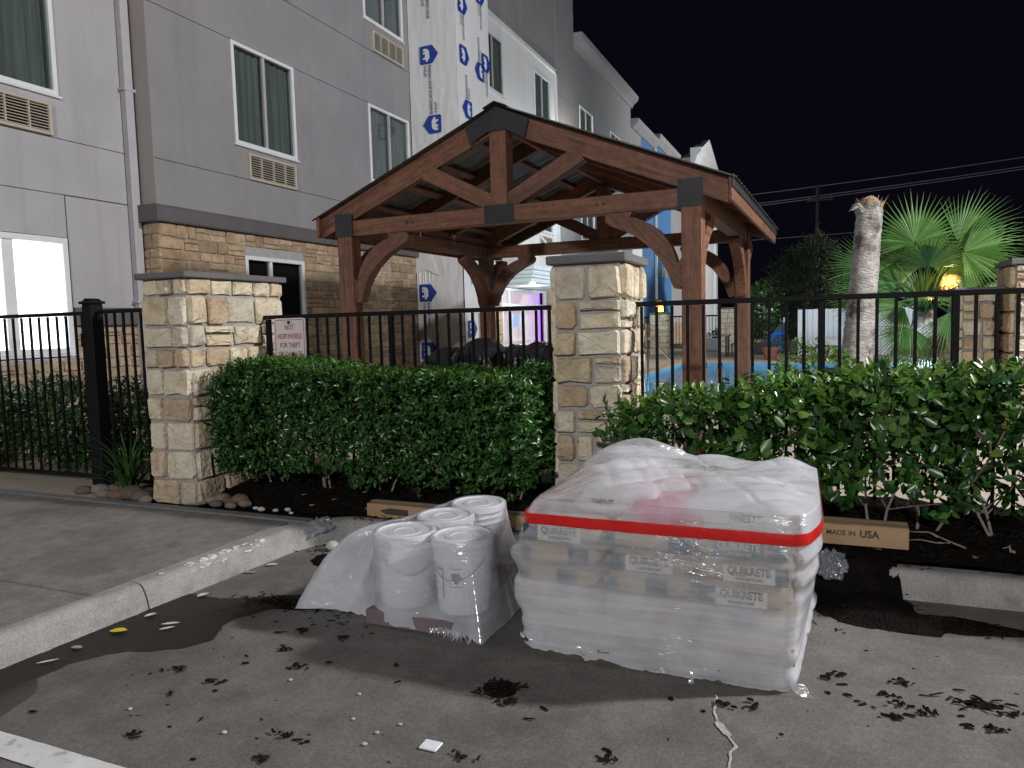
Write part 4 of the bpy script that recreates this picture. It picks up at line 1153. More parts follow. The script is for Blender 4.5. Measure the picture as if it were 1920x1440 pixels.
def truss(y, rear=False):
    t0, t1 = y+.018, y+PS-.018
    # tie beam between the posts, stopping at the plates
    pbeam((-W2+PS+.001, y+PS/2, 2.635), (W2-PS-.001, y+PS/2, 2.635), PS-.03, .175, 'tie_beam')
    # rafters with plumb ends, meeting at the ridge
    dp = .225
    for s in (-1, 1):
        pts = [(s*.004, RIZ), (s*EAX, EAZ), (s*EAX, EAZ-dp), (s*.004, RIZ-dp*1.02)]
        pprism('rafter', pts, t0+.03, t1-.03, L0=(s*EAX, EAZ-RIZ))
    pbeam((0, y+PS/2, 2.7235), (0, y+PS/2, RIZ-.23), PS, PS-.02, 'king_post', up=(0,1,0))
    for s in (-1, 1):                                  # raking struts from the tie to the rafters
        a = Vector((s*.17, 2.80)); b = Vector((s*.86, RIZ-.86*SL-.22))
        d = (b-a).normalized(); n_ = Vector((-d.y, d.x))*.082
        a2 = a - d*.16
        k0 = [a+n_, b+n_+d*(.085 if s > 0 else -.03), b-n_+d*(-.03 if s > 0 else .085), a-n_]
        lo1, lo2 = k0[0], k0[3]
        pts = []
        for q in (a2+n_, b+n_+d*(.03 if s < 0 else .01), b-n_+d*(.01 if s < 0 else .03), a2-n_):
            pts.append(q)
        # cut the foot level with the top of the tie and plumb against the king post
        def cut(P, Q, z): t = (z-P.y)/(Q.y-P.y); return P+(Q-P)*t
        f1 = cut(pts[0], pts[1], 2.7245); f2 = cut(pts[3], pts[2], 2.7245)
        hi, lo_ = (f1, f2) if abs(f1.x) < abs(f2.x) else (f2, f1)
        poly = []
        if abs(hi.x) < .098:
            P0, P1 = (pts[0], pts[1]) if hi is f1 else (pts[3], pts[2])
            t = (s*.098-P0.x)/(P1.x-P0.x); k = P0+(P1-P0)*t
            corner = Vector((s*.098, 2.7245))
            poly = [k, pts[1], pts[2], f2, corner] if hi is f1 else [f1, pts[1], pts[2], k, corner]
        else: poly = [f1, pts[1], pts[2], f2]
        pprism('strut', [(q.x, q.y) for q in poly], t0+.012, t1-.012, L0=(d.x, d.y))
    # black plates: apex, middle of the tie, posts
    f = y-.012 if not rear else y+PS+.004
    g = f+.008
    def plate(pts, bolts):
        mb = MB().prism(pts, 'y', f, g)
        pl = part('steel_plate', mb, M['plate'], PO, None, PM @ Matrix.Translation((0,0,-.2)))
        for bx, bz in bolts:
            part('bolt_head', MB().prism([(bx+.011*math.cos(k*math.pi/3), bz+.011*math.sin(k*math.pi/3)) for k in range(6)], 'y', f-.006, f-.0005), M['plate'], pl, None, PM @ Matrix.Translation((0,0,-.2)))
    def sl(x, o): return (x, RIZ-abs(x)*SL-o)
    plate([sl(-.36, .02), sl(0, .004), sl(.36, .02), (.31, RIZ-.31*SL-.225), (.10, RIZ-.245), (-.10, RIZ-.245), (-.31, RIZ-.31*SL-.225)], [(-.25, 3.5), (-.12, 3.56), (.12, 3.56), (.25, 3.5)])
    plate([(-.165, 2.545), (.165, 2.545), (.165, 2.735), (-.165, 2.735)], [(-.12, 2.58), (-.04, 2.58), (.04, 2.58), (.12, 2.58)])
    for s in (-1, 1):
        a, b = (W2-PS-.03, W2+.012)
        xs = sorted((s*a, s*b))
        plate([(xs[0], 2.545), (xs[1], 2.545), (xs[1], 2.80), (xs[0], 2.80)], [(s*(W2-.15), 2.60), (s*(W2-.05), 2.60)])
    for s in (-1, 1):
        for bx in (1.05, 1.12):
            part('bolt_head', MB().prism([(s*bx+.013*math.cos(k*math.pi/3), 2.64+.013*math.sin(k*math.pi/3)) for k in range(6)], 'y', y+.004, y+.0155), M['plate'], PO, None, PM @ Matrix.Translation((0,0,-.2)))
truss(0.0); truss(D, True)
# intermediate rafters
for y in (1.22, 2.40):
    for s in (-1, 1):
        pts = [(s*.004, RIZ-.004), (s*EAX, EAZ-.004), (s*EAX, EAZ-.17), (s*.004, RIZ-.175)]
        pprism('rafter', pts, y, y+.06, L0=(s*EAX, EAZ-RIZ))
# side beams along the depth, eave boards, ridge and purlins
YE = 4.40
for s in (-1, 1):
    pbeam((s*xc, PS+.001, 2.635), (s*xc, D-.001, 2.635), PS-.04, .175, 'side_beam')
    pbeam((s*xc, D+PS+.001, 2.635), (s*xc, YE-.25, 2.635), PS-.05, .165, 'side_beam')
    pbeam((s*(EAX+.020), -.02, EAZ-.105), (s*(EAX+.020), YE, EAZ-.105), .036, .225, 'eave_board')
    pbeam((s*xc, .19, 2.785), (s*xc, YE-.2, 2.785), .09, .10, 'wall_plate')
    for k in range(1, 5):
        x = s*EAX*k/5.0
        z = RIZ-abs(x)*SL-.175
        pbeam((x, .14, z+.135), (x, YE, z+.135), .09, .038, 'purlin', up=(s*SL, 0, 1))
pbeam((0, .17, RIZ-.12), (0, YE, RIZ-.12), .05, .18, 'ridge_board')
for s in (-1, 1):
    pts = [(s*.004, RIZ), (s*EAX, EAZ), (s*EAX, EAZ-.2), (s*.004, RIZ-.2)]
    pprism('rafter', pts, YE-.06, YE, L0=(s*EAX, EAZ-RIZ))
# ribbed metal sheets, one after the other down the ridge, on both slopes
for s in (-1, 1):
    y = -.05; k = 0
    while y < YE-.05:
        y1 = min(y+.78, YE+.03)
        mb = MB(); n = 42; P = []
        for i in range(n+1):
            yy = y+(y1-y)*i/n
            ph = (yy*5.2) % 1
            h = .020 if ph < .18 else (.020*(1-(ph-.18)/.07) if ph < .25 else (.020*((ph-.93)/.07) if ph > .93 else 0))
            P.append([(s*-.02 if False else s*.0, yy, RIZ+.010+h), (s*(EAX+.075), yy, EAZ-.022+h)])
        mb.grid(P)
        P2 = [[(a[0], a[1], a[2]-.004) for a in row] for row in P]
        mb.grid(P2)
        part('roof_sheet', mb, M['roofmetal'], PO, None, PM @ Matrix.Translation((0,0,-.2)))
        y = y1+.002; k += 1
part('ridge_cap', MB().prism([(-.13, RIZ-.022), (0, RIZ+.034), (.13, RIZ-.022), (.13, RIZ-.014), (0, RIZ+.042), (-.13, RIZ-.014)], 'y', -.055, YE+.035), M['roofmetal'], PO, None, PM @ Matrix.Translation((0,0,-.2)))
part('drip_edge', MB().bbox(EAX+.041, -.05, EAZ-.10, EAX+.052, YE+.03, EAZ+.012, .003), M['plate'], PO, None, PM @ Matrix.Translation((0,0,-.2)))
# arched knee braces, sawn from wide boards
def brace_pts(n=12):
    """quarter arch in (a, h): a = distance from the post face, h = height under the beam"""
    out, inn = [], []
    for i in range(n+1):
        t = math.pi/2*i/n
        out.append((.60-.555*math.cos(t), -.62+.575*math.sin(t)))
        inn.append((.60-.385*math.cos(t)-.0, -.62+.405*math.sin(t)))
    inner = [(.095, -.715), (.135, -.60), (.205, -.475), (.30, -.355), (.42, -.255), (.56, -.175), (.70, -.115)]
    p = [(0.0, -.46), (0.0, -.73), (.035, -.755), (.075, -.75)] + inner + [(.735, -.085), (.745, -.04), (.72, 0.0), (.47, 0.0)]
    p += [(.62-.585*math.cos(t), -.62+.585*math.sin(t)) for t in [math.pi/2*(n-1.6-i)/n for i in range(n-2)]]
    return p
BP = brace_pts()
for sx in (-1, 1):
    for iy, y in enumerate((0.0, D)):
        face = sx*(W2-PS)
        pts = [(face-sx*a, 2.546+h) for a, h in BP]
        pprism('knee_brace', pts, y+.03, y+PS-.03, L0=(-sx*.7, .7))
        # the brace along the side beam
        yf = PS if iy == 0 else D
        d = 1 if iy == 0 else -1
        for off in ((.0,) if iy == 0 else (.0,)):
            A = Matrix(((0, d, 0), (1, 0, 0), (0, 0, 1))).transposed() if False else None
            Mx = PM @ Matrix.Translation((sx*xc, yf, 2.546-.2)) @ Matrix(((0,-1,0,0),(d,0,0,0),(0,0,1,0),(0,0,0,1)))
            part('knee_brace', MB().prism([(a, h) for a, h in BP], 'y', -.065, .065), M['wood'], PO, None, Mx)
        if iy == 1:
            Mx = PM @ Matrix.Translation((sx*xc, D+PS, 2.546-.2)) @ Matrix(((0,-1,0,0),(1,0,0,0),(0,0,1,0),(0,0,0,1)))
            part('knee_brace', MB().prism([(a*.8, h*.85) for a, h in BP], 'y', -.06, .06), M['wood'], PO, None, Mx)
for (x, y) in ((-1.86, 1.35), (-1.86, 2.25)):
    part('hook', MB().tube([pw(x+.06, y, 2.78), pw(x+.10, y, 2.76), pw(x+.10, y, 2.62)], .010, 5).tube([pw(x+.10, y-.06, 2.74), pw(x+.10, y+.06, 2.76)], .012, 5), M['metal_w'], PO)

# ================================================================ IRON FENCES
def fence(name, label, cat, x0, x1, y, ztop, zbot, pick, posts, first, sp, wp=.020, rail=.034, foot=.2, group=None):
    t = thing(name, label, cat, ((x0+x1)/2, y, foot), group)
    part('top_rail', MB().bbox(x0, y-.016, ztop-rail, x1, y+.016, ztop, .004), M['iron'], t)
    part('bottom_rail', MB().bbox(x0, y-.014, zbot, x1, y+.014, zbot+.032, .004), M['iron'], t)
    for x in posts:
        part('post', MB().bbox(x-.021, y-.021, foot-.1, x+.021, y+.021, ztop-rail-.001, .004), M['iron'], t)
    me = None
    x = first
    while x < x1-.02:
        if x > x0+.02 and all(abs(x-p) > .045 for p in posts):
            if me is None:
                me = MB().bbox(-wp/2, -wp/2, 0, wp/2, wp/2, ztop-rail-.001-(zbot+.033), .003).mesh('picket'); me.materials.append(M['iron'])
            part('picket', me, None, t, None, Matrix.Translation((x, y, zbot+.033)))
        x += sp
    return t
fence('iron_fence', 'black iron fence panel carrying the white notice behind the small leaved hedge', 'fence', -4.57, -1.74, 5.13, 1.632, .19, None, (-4.49, -3.24), -3.24-11*.1045, .1045, group='black iron fence panels')
fence('iron_fence', 'black iron fence panel behind the loose large leaved shrubs', 'fence', -1.27, 3.2, 5.13, 1.632, .19, None, (-.035, .703, 1.95), -.035-11*.1055, .1055, group='black iron fence panels')
fence('iron_fence', 'short black iron panel between the gate post and the wide stone pillar', 'fence', -5.90, -5.03, 4.60, 1.722, .20, None, (), -5.82, .105, group='black iron fence panels', foot=.15)
gp = thing('gate_post', 'thick black square gate post with a flat cap', 'post', (-5.985, 4.60, .15))
part('shaft', MB().bbox(-6.045, 4.54, .1, -5.925, 4.66, 1.775, .006), M['iron'], gp)
part('cap', MB().bbox(-6.062, 4.523, 1.776, -5.908, 4.677, 1.80, .006).prism([(-6.05, 1.80), (-5.92, 1.80), (-5.96, 1.825), (-6.01, 1.825)], 'y', 4.55, 4.65), M['iron'], gp)
part('hinge', MB().tube([(-6.062, 4.545, 1.4), (-6.062, 4.545, 1.52)], .016, 8), M['iron'], gp)
g = fence('iron_gate', 'black iron gate standing in front of the brightly lit window', 'gate', -7.9, -6.075, 4.60, 1.715, .215, None, (-6.10, -7.86), -6.21, .121, group=None, foot=.25)
# pickets run from the latch side leftwards
for c in [c for c in bpy.data.objects if c.parent == g and c.name.startswith('picket')]: bpy.data.objects.remove(c)
me = MB().bbox(-.010, -.010, 0, .010, .010, 1.715-.034-.002-.248, .003).mesh('picket'); me.materials.append(M['iron'])
x = -6.215
while x > -7.84:
    part('picket', me, None, g, None, Matrix.Translation((x, 4.60, .248))); x -= .1215

# ---- the notice on the fence
sg = thing('notice_sign', 'white fence sign in red lettering about theft or damage', 'sign', (-4.235, 5.096, 1.16))
def rrect(x0, z0, x1, z1, r, n=5):
    out = []
    for cx, cz, a in ((x1-r, z0+r, -90), (x1-r, z1-r, 0), (x0+r, z1-r, 90), (x0+r, z0+r, 180)):
        for k in range(n+1): t = R(a+90*k/n); out.append((cx+r*math.cos(t), cz+r*math.sin(t)))
    return out
SX0, SX1, SZ0, SZ1 = -4.402, -4.068, 1.145, 1.602
part('sign_plate', MB().prism(rrect(SX0, SZ0, SX1, SZ1, .03), 'y', 5.092, 5.096), M['sign'], sg)
o = rrect(SX0+.012, SZ0+.012, SX1-.012, SZ1-.012, .024); i_ = rrect(SX0+.018, SZ0+.018, SX1-.018, SZ1-.018, .019)
mb = MB(); mb.add([(a, 5.0908, b) for a, b in o]+[(a, 5.0908, b) for a, b in i_], [(k, (k+1) % len(o), len(o)+(k+1) % len(o), len(o)+k) for k in range(len(o))])
part('sign_border', mb, M['signred'], sg)
for k, ln in enumerate(('NOT', 'RESPONSIBLE', 'FOR THEFT', 'OR DAMAGE', 'TO VEHICLES')):
    lettering(ln, .060, (-4.235, 5.0912, 1.522-k*.076), (1,0,0), (0,0,1), M['signred'], sg, bold=.012, cond=.72)
part('bolt_head', MB().tube([(-4.235, 5.09, 1.566), (-4.235, 5.078, 1.566)], .013, 8), M['plate'], sg)
# ================================================================ PLANTS
def leaf_arrays(p, d, n, L, W, fold=.18, curl=.12):
    """leaves: p base, d direction, n face normal (k,3); L, W (k,) -> verts, quads"""
    d = d/np.linalg.norm(d, axis=1, keepdims=True)
    s = np.cross(d, n); s /= (np.linalg.norm(s, axis=1, keepdims=True)+1e-9)
    n = np.cross(s, d)
    L = L[:,None]; Wc = W[:,None]
    def pt(a, b, h): return p + d*(a*L) + s*(b*Wc) + n*(h*Wc)
    V = np.stack([pt(0,0,0), pt(.30,.44,fold), pt(.66,.40,fold*.9-curl*.4), pt(1,0,-curl), pt(.66,-.40,fold*.9-curl*.4), pt(.30,-.44,fold), pt(.32,0,0), pt(.68,0,-curl*.4)], 1)
    k = len(p)
    base = np.arange(k)[:,None]*8
    q = np.array([[0,1,6,6],[0,6,5,5]])
    F4 = np.array([[1,2,7,6],[6,7,4,5]]); F3 = np.array([[0,1,6],[0,6,5],[2,3,7],[7,3,4]])
    tri = np.concatenate([F3, [[1,2,7],[1,7,6],[6,7,4],[6,4,5]]])
    F = (base[:,None,:]+tri[None]).reshape(-1, 3)
    return V.reshape(-1, 3), F
def rnd(k, r): return r.normal(size=(k, 3))
def cloud(r, pts, out, nper, L0, L1, spread, wr=.52, droop=.2, up=.5):
    """sprigs: at every point a short shoot with alternate leaves"""
    P, Dd, Nn = [], [], []
    k = len(pts)
    ax = out + rnd(k, r)*.55 + np.array([0,0,up]); ax /= np.linalg.norm(ax, axis=1, keepdims=True)
    for j in range(nper):
        t = (j/nper)*spread
        side = rnd(k, r); side -= ax*(side*ax).sum(1, keepdims=True); side /= np.linalg.norm(side, axis=1, keepdims=True)
        dd = side*.85+ax*(.35+.5*j/nper)
        P.append(pts+ax*t); Dd.append(dd); nn = ax*1.0-side*.3+rnd(k, r)*.25; Nn.append(nn)
    P = np.concatenate(P); Dd = np.concatenate(Dd); Nn = np.concatenate(Nn)
    L = r.uniform(L0, L1, len(P))
    return leaf_arrays(P, Dd, Nn, L, L*wr)
def hedge_points(r, n, x0, x1, y0, y1, z0, z1, topf, botf, depth=.10, shell=.75):
    """points mostly near the clipped surface, with the outward direction"""
    P, O = [], []
    while len(P) < n:
        x = r.uniform(x0, x1); face = r.choice(['f', 't', 'f', 't', 'l', 'r', 'i', 'b'] if r.random() < .9 else ['i'])
        zt, zb = topf(x), botf(x)
        z = zb+(zt-zb)*r.random()**.85; y = r.uniform(y0, y1)
        e = abs(r.normal())*depth
        o = np.array([0, 0, 0.])
        if face == 'f': y = y0+e; o[1] = -1
        elif face == 't': z = zt-e*.7; o[2] = 1
        elif face == 'b': y = y1-e; o[1] = 1
        elif face == 'l': x = x0+e; o[0] = -1
        elif face == 'r': x = x1-e; o[0] = 1
        y += .05*mnoise.noise(Vector((x*2.3, z*2.3, 3))); z += .03*mnoise.noise(Vector((x*3, y*3, 7)))
        # round the long edges
        if z > zt-.1 and y < y0+.1:
            o += np.array([0, -.5, .5])
        P.append((x, y, z)); O.append(o)
    return np.array(P), np.array(O)
r = np.random.default_rng(5)
H1 = thing('clipped_hedge', 'dense clipped hedge of small glossy leaves between the two stone pillars', 'hedge', (-3.15, 4.75, .2))
tl = lambda x: 1.125+.095*max(0, min(1, (-3.2-x)/.7))+.03*mnoise.noise(Vector((x*2.2, 1, 4)))+.02*mnoise.noise(Vector((x*7, 1, 4))) - .10*max(0, (-4.30-x)/.2) - .05*max(0, (x+1.95)/.15)
bl = lambda x: .37+.10*mnoise.noise(Vector((x*3, 9, 2))) + .12*max(0, (-4.2-x)/.3) + .07*max(0, (x+2.2)/.3)
pts, out = hedge_points(r, 6800, -4.46, -1.84, 4.42, 5.06, .4, 1.3, tl, bl, .10)
V, F = cloud(r, pts, out, 7, .028, .050, .075, .52)
part('foliage', npmesh('foliage', V, F, [M['leaf']]), None, H1, stuff=True)
# new shoots above the clipped top, paler also to stand for light from above
k = 760
sx = r.uniform(-4.45, -1.86, k)
sp = np.stack([sx, r.uniform(4.42, 5.05, k), np.array([tl(a) for a in sx])+r.uniform(-.02, .015, k)], 1)
V, F = cloud(r, sp, np.tile([0,0,1.], (k,1)), 5, .022, .04, .07, .42, up=1.2)
part('new_shoots', npmesh('new_shoots', V, F, [M['leaf_young']]), None, H1, stuff=True)
def stems(xs, y, zb, ht, th, seed, branches=4, mt='twig', spread=.22):
    rg = random.Random(seed); mb = MB()
    for x in xs:
        for s in range(rg.choice([2, 3, 3])):
            a = rg.uniform(-.35, .35); b = rg.uniform(-.25, .25)
            p = [Vector((x+rg.uniform(-.05, .05), y+rg.uniform(-.06, .06), zb))]
            for q in range(4):
                p.append(p[-1]+Vector((a*.25+rg.uniform(-.05, .05), b*.25+rg.uniform(-.04, .04), ht/4)))
            mb.tube(p, [th*(1-.16*q) for q in range(5)], 6)
            for _ in range(branches):
                i = rg.choice([1, 2, 3]); q = p[i]
                e = [q]
                dx, dy, dz = rg.uniform(-spread, spread), rg.uniform(-spread, spread), rg.uniform(.08, .3)
                for t in (.5, 1): e.append(q+Vector((dx*t+rg.uniform(-.02, .02), dy*t, dz*t)))
                mb.tube(e, [th*.55, th*.4, th*.25], 5)
    return mb
part('stems', stems([-4.15+.52*k for k in range(5)], 4.76, .17, .62, .009, 4, 3), M['twig'], H1, stuff=True)
# right-hand shrubs: five plants side by side, each its own thing
def shrub(x0, x1, label, seed, nl=330, nbig=42, top=1.13, left_soft=0.0, low=.42, plant='shrub'):
    r = np.random.default_rng(seed)
    cx = (x0+x1)/2
    t = thing('large_leaved_shrub', label, 'shrub', (cx, 4.72, .2), 'loose shrubs in front of the right iron fence')
    tp = lambda x: top+.05*mnoise.noise(Vector((x*3.1, seed, 4)))+.04*mnoise.noise(Vector((x*8, seed, 4))) - left_soft*max(0, (x0+.30-x)/.30)
    bt = lambda x: low+.13*mnoise.noise(Vector((x*3.3, seed, 2)))+left_soft*.9*max(0, (x0+.45-x)/.45)
    pts, out = hedge_points(r, nl, x0-.05, x1+.05, 4.42, 5.04, .4, 1.2, tp, bt, .13)
    V, F = cloud(r, pts, out, 6, .038, .088, .13, .56)
    part('foliage', npmesh('foliage', V, F, [M['leaf_big']]), None, t, stuff=True)
    # shoots of young leaves over the top, their pale colour doubling as top light
    k = 44
    sx = r.uniform(x0, x1, k)
    sp = np.stack([sx, r.uniform(4.40, 4.95, k), np.array([tp(a) for a in sx])-r.uniform(0, .03, k)], 1)
    V, F = cloud(r, sp, np.tile([0,-.1,1.], (k,1)), 6, .045, .08, .15, .5, up=1.0)
    part('new_shoots', npmesh('new_shoots', V, F, [M['leaf_young']]), None, t, stuff=True)
    # the biggest leaves one by one
    for q in range(nbig):
        x = r.uniform(x0, x1)
        if r.random() < .6: p = np.array([x, r.uniform(4.38, 4.75), tp(x)+r.uniform(-.03, .06)]); o = np.array([0,-.4,.8])
        else: p = np.array([x, 4.39+r.uniform(-.03, .02), bt(x)+(tp(x)-bt(x))*r.uniform(.3, 1)]); o = np.array([0,-1,.2])
        d = rnd(1, r)*.6+np.array([[r.choice([-1, 1])*.6, -.3, .35]])
        L = np.array([r.uniform(.075, .11)])
        V, F = leaf_arrays(np.zeros((1,3)), d, o[None]+rnd(1, r)*.35, L, L*.56)
        part('leaf', npmesh('leaf', V, F, [M['leaf_young'] if r.random() < .45 else M['leaf_big']]), None, t, None, Matrix.Translation(p))
    part('stems', stems([x0+(x1-x0)*f for f in (.3, .75)], 4.72, .2, .72, .009, seed, 5, spread=.3), M['twig'], t, stuff=True)
    return t
shrub(-1.20, -.55, 'sparse shrub thinning out against the narrow stone pillar', 1, 230, 40, .96, .16, .52)
shrub(-.50, .05, 'shrub rising directly behind the wrapped pallet', 2, 320, 46, 1.02)
shrub(.10, .62, 'shrub with forked pale stems above the long carton', 3, 330, 50, 1.08, 0, .44)
shrub(.67, 1.30, 'brightest shrub with pale new leaves, in front of the stone gateway', 4, 390, 54, 1.11, 0, .40)
shrub(1.35, 2.2, 'shrub at the far end of the row, cut by the picture edge', 6, 520, 20, 1.12)
tw = thing('dead_twigs', 'tangle of bare pale twigs lying on the black mulch', 'twigs', (.8, 4.48, .28)); rg = random.Random(77)
for _ in range(6):
    x = rg.uniform(.55, 1.2); y = rg.uniform(4.40, 4.6); z = .265
    p = [(x, y, z)]; a = rg.uniform(-1, 1)
    for q in range(3): p.append((p[-1][0]+a*.09+rg.uniform(-.02, .02), p[-1][1]-rg.uniform(0, .03), p[-1][2]+rg.uniform(-.005, .035)))
    part('twig', MB().tube(p, [.0055, .0045, .003, .002], 5), M['twig'], tw)

# strap-leaved plants beside the gate
def strap_plant(x, y, z, label, seed, n=46, L=.55, group='strap leaved plants by the gate', name='strap_leaf_plant'):
    rg = random.Random(seed)
    t = thing(name, label, 'plant', (x, y, z), group)
    for q in range(n):
        a = rg.uniform(0, 6.28); l = L*rg.uniform(.55, 1.1); el = rg.uniform(.7, 1.45); w_ = rg.uniform(.010, .018)
        P = []; px_, py_, pz_ = x+rg.uniform(-.03, .03), y+rg.uniform(-.03, .03), z
        for i in range(7):
            t_ = i/6; e = el-1.15*t_*t_*(1.6-el*.6)
            wd = w_*(1-t_**2.2)+.0008
            s = (-math.sin(a)*wd, math.cos(a)*wd)
            P.append([(px_+s[0], py_+s[1], pz_+.004), (px_, py_, pz_), (px_-s[0], py_-s[1], pz_+.004)])
            st = l/6
            px_ += math.cos(a)*math.cos(e)*st; py_ += math.sin(a)*math.cos(e)*st; pz_ += math.sin(e)*st
        part('leaf', MB().grid(P), M['strap'], t, smooth=True)
strap_plant(-5.38, 4.36, .16, 'tuft of long strap leaves growing among river rocks by the wide pillar', 3, 48, .62)
strap_plant(-5.25, 4.95, .16, 'darker tuft of strap leaves behind the short iron panel', 4, 36, .6)
def bush(name, label, cx, cy, z0, rx, ry, h, n, L0, L1, mt, seed, cat='shrub', group=None, trunk=True):
    r = np.random.default_rng(seed)
    t = thing(name, label, cat, (cx, cy, z0), group)
    u = rnd(n, r); u /= np.linalg.norm(u, axis=1, keepdims=True)
    rad = r.uniform(.35, 1, n)**.5
    lump = np.array([1+.35*mnoise.noise(Vector((a[0]*1.6+seed, a[1]*1.6, a[2]*1.6)))+.18*mnoise.noise(Vector((a[0]*4+seed, a[1]*4, a[2]*4))) for a in u])
    p = u*(rad*lump)[:,None]*np.array([rx, ry, h/2])+np.array([cx, cy, z0+h*.55])
    p = p[p[:,2] > z0+.02]; u2 = (p-np.array([cx, cy, z0+h*.5])); u2 /= np.linalg.norm(u2, axis=1, keepdims=True)
    V, F = cloud(r, p, u2, 5, L0, L1, L1*1.6, .45)
    part('foliage' if cat != 'tree' else 'crown', npmesh('foliage', V, F, [M[mt]]), None, t, stuff=True)
    if trunk: part('stems' if cat != 'tree' else 'trunk', stems([cx], cy, z0, h*.6, .02 if cat != 'tree' else .12, seed, 5, 'twig', rx*.5), M['twig'], t, stuff=cat != 'tree')
    return t
bush('dark_shrub', 'dark bushy shrub behind the gate under the lit window', -7.15, 5.1, .15, .75, .35, .85, 1500, .035, .065, 'leaf', 12, group='dark shrubs behind the gate')
bush('dark_shrub', 'dark shrub at the picture edge behind the gate', -8.1, 4.95, .15, .5, .3, .9, 800, .035, .06, 'leaf', 19, group='dark shrubs behind the gate')
bush('dark_shrub', 'dark shrub close behind the gate post', -6.35, 5.2, .15, .42, .3, .80, 900, .035, .06, 'leaf', 13, group='dark shrubs behind the gate')
bush('dark_shrub', 'dark shrub filling the corner behind the short iron panel', -5.5, 5.5, .15, .5, .4, .80, 1100, .035, .06, 'leaf', 14, group='dark shrubs behind the gate')
mb = MB(); rg = random.Random(5)
for _ in range(9):
    p = [(-5.45+rg.uniform(-.08, .08), 5.3, .2)]
    for q in range(5): p.append((p[-1][0]+rg.uniform(-.06, .09), p[-1][1]+rg.uniform(-.04, .04), p[-1][2]+.2))
    mb.tube(p, [.006, .005, .004, .003, .002, .0015], 4)
solo('bare_stems', mb, M['pole'], 'thin bare stems rising behind the short iron panel', 'plant')

# palms and trees of the pool garden
def palm_trunk(cx, cy, z0, z1, x_top, r0, r1, label):
    t = thing('cut_palm_trunk', label, 'palm trunk', (cx, cy, z0))
    P = []; n = 22; kz_ = 46
    for j in range(kz_+1):
        q = j/kz_; z = z0+(z1-z0)*q; x = cx+(x_top-cx)*q**.8
        rad = r0+(r1-r0)*q + .012*math.sin(z*26)**8 + (0.03*math.exp(-q*9))
        P.append([(x+rad*(1+.05*nz(math.cos(k*6.283/n)*2, math.sin(k*6.283/n)*2, z*4))*math.cos(k*6.283/n), cy+rad*math.sin(k*6.283/n), z) for k in range(n+1)])
    part('trunk', MB().grid(P), M['bark'], t, smooth=True)
    # torn fibres at the cut
    rg = random.Random(9); mb = MB()
    mb.tube([(x_top, cy, z1-.06), (x_top+.02, cy, z1+.05), (x_top+.05, cy, z1+.10)], [r1*.95, r1*.80, r1*.35], 9)
    for _ in range(60):
        a = rg.uniform(0, 6.28); q = rg.uniform(.3, 1.0)*r1
        x, y = x_top+q*math.cos(a), cy+q*math.sin(a)
        h = rg.uniform(.02, .13); w_ = rg.uniform(.025, .06)
        mb.add([(x-w_*math.sin(a), y+w_*math.cos(a), z1-.08), (x+w_*math.sin(a), y-w_*math.cos(a), z1-.08), (x+.06*math.cos(a)+rg.uniform(-.04, .05), y+.06*math.sin(a), z1+h)], [(0,1,2)])
    part('frayed_top', mb, mat('palm_fibre', (0.30,0.19,0.11), (0.42,0.30,0.19), 12, .9, .4, 20), t)
    mb = MB()
    for a, q in ((-2.5, 1.0), (-2.2, 1.1), (-2.8, .9)):
        x, y = x_top+r1*math.cos(a), cy+r1*math.sin(a)
        mb.tube([(x, y, z1-.1), (x-.06*q, y-.05, z1-.02), (x-.13*q, y-.07, z1-.09)], [.045, .04, .006], 6)
    part('husk', mb, M['bark'], t)
palm_trunk(0.33, 12.0, .2, 3.08, .55, .225, .168, 'leaning grey palm trunk with its crown cut off')
def fan(t, hub, axis, up, rad, n, span, seed, mt, name='frond', droop=.25, cup=.1, split=.5):
    """fan leaf: pleated blades joined to half way, free tips beyond"""
    rg = random.Random(seed)
    ax = Vector(axis).normalized(); nrm = Vector(up); nrm = (nrm-ax*nrm.dot(ax)).normalized(); sd = ax.cross(nrm)
    mb = MB(); hub = Vector(hub)
    for k in range(n):
        a = -span/2+span*k/(n-1)
        l = rad*(1-.20*(abs(a)/(span/2))**2)*rg.uniform(.93, 1.05)
        d = ax*math.cos(a)+sd*math.sin(a); w_ = d.cross(nrm)
        da = span/(n-1)/2
        v = []
        for q in (0.03, .28, split, .68, .84, .95, 1.0):
            rr_ = l*q
            half = rr_*math.tan(da)*1.0 if q <= split else l*split*math.tan(da)*max(.05, (1-(q-split)/(1-split))*.72)
            sag = nrm*(cup*rr_*math.cos(a)*.3) - Vector((0,0,1))*(droop*l*max(0, q-split*.6)**2.2*rg.uniform(.7, 1.3)) - nrm*(cup*abs(math.sin(a))*rr_)
            c = hub+d*rr_+sag
            v += [c-w_*half+nrm*0.0, c+nrm*half*.55, c+w_*half]
        f = []
        for i in range(6):
            f += [(i*3, i*3+1, i*3+4, i*3+3), (i*3+1, i*3+2, i*3+5, i*3+4)]
        mb.add(v, f)
    return part(name, mb, M[mt], t)
PT = thing('fan_palm', 'bushy green fan palm with a skirt of dry fronds behind the cut trunk', 'palm', (1.50, 14.0, .2))
part('trunk', MB().tube([(1.5, 14, .2), (1.48, 14, .9), (1.46, 14, 1.55)], [.24, .22, .16], 12), M['bark'], PT)
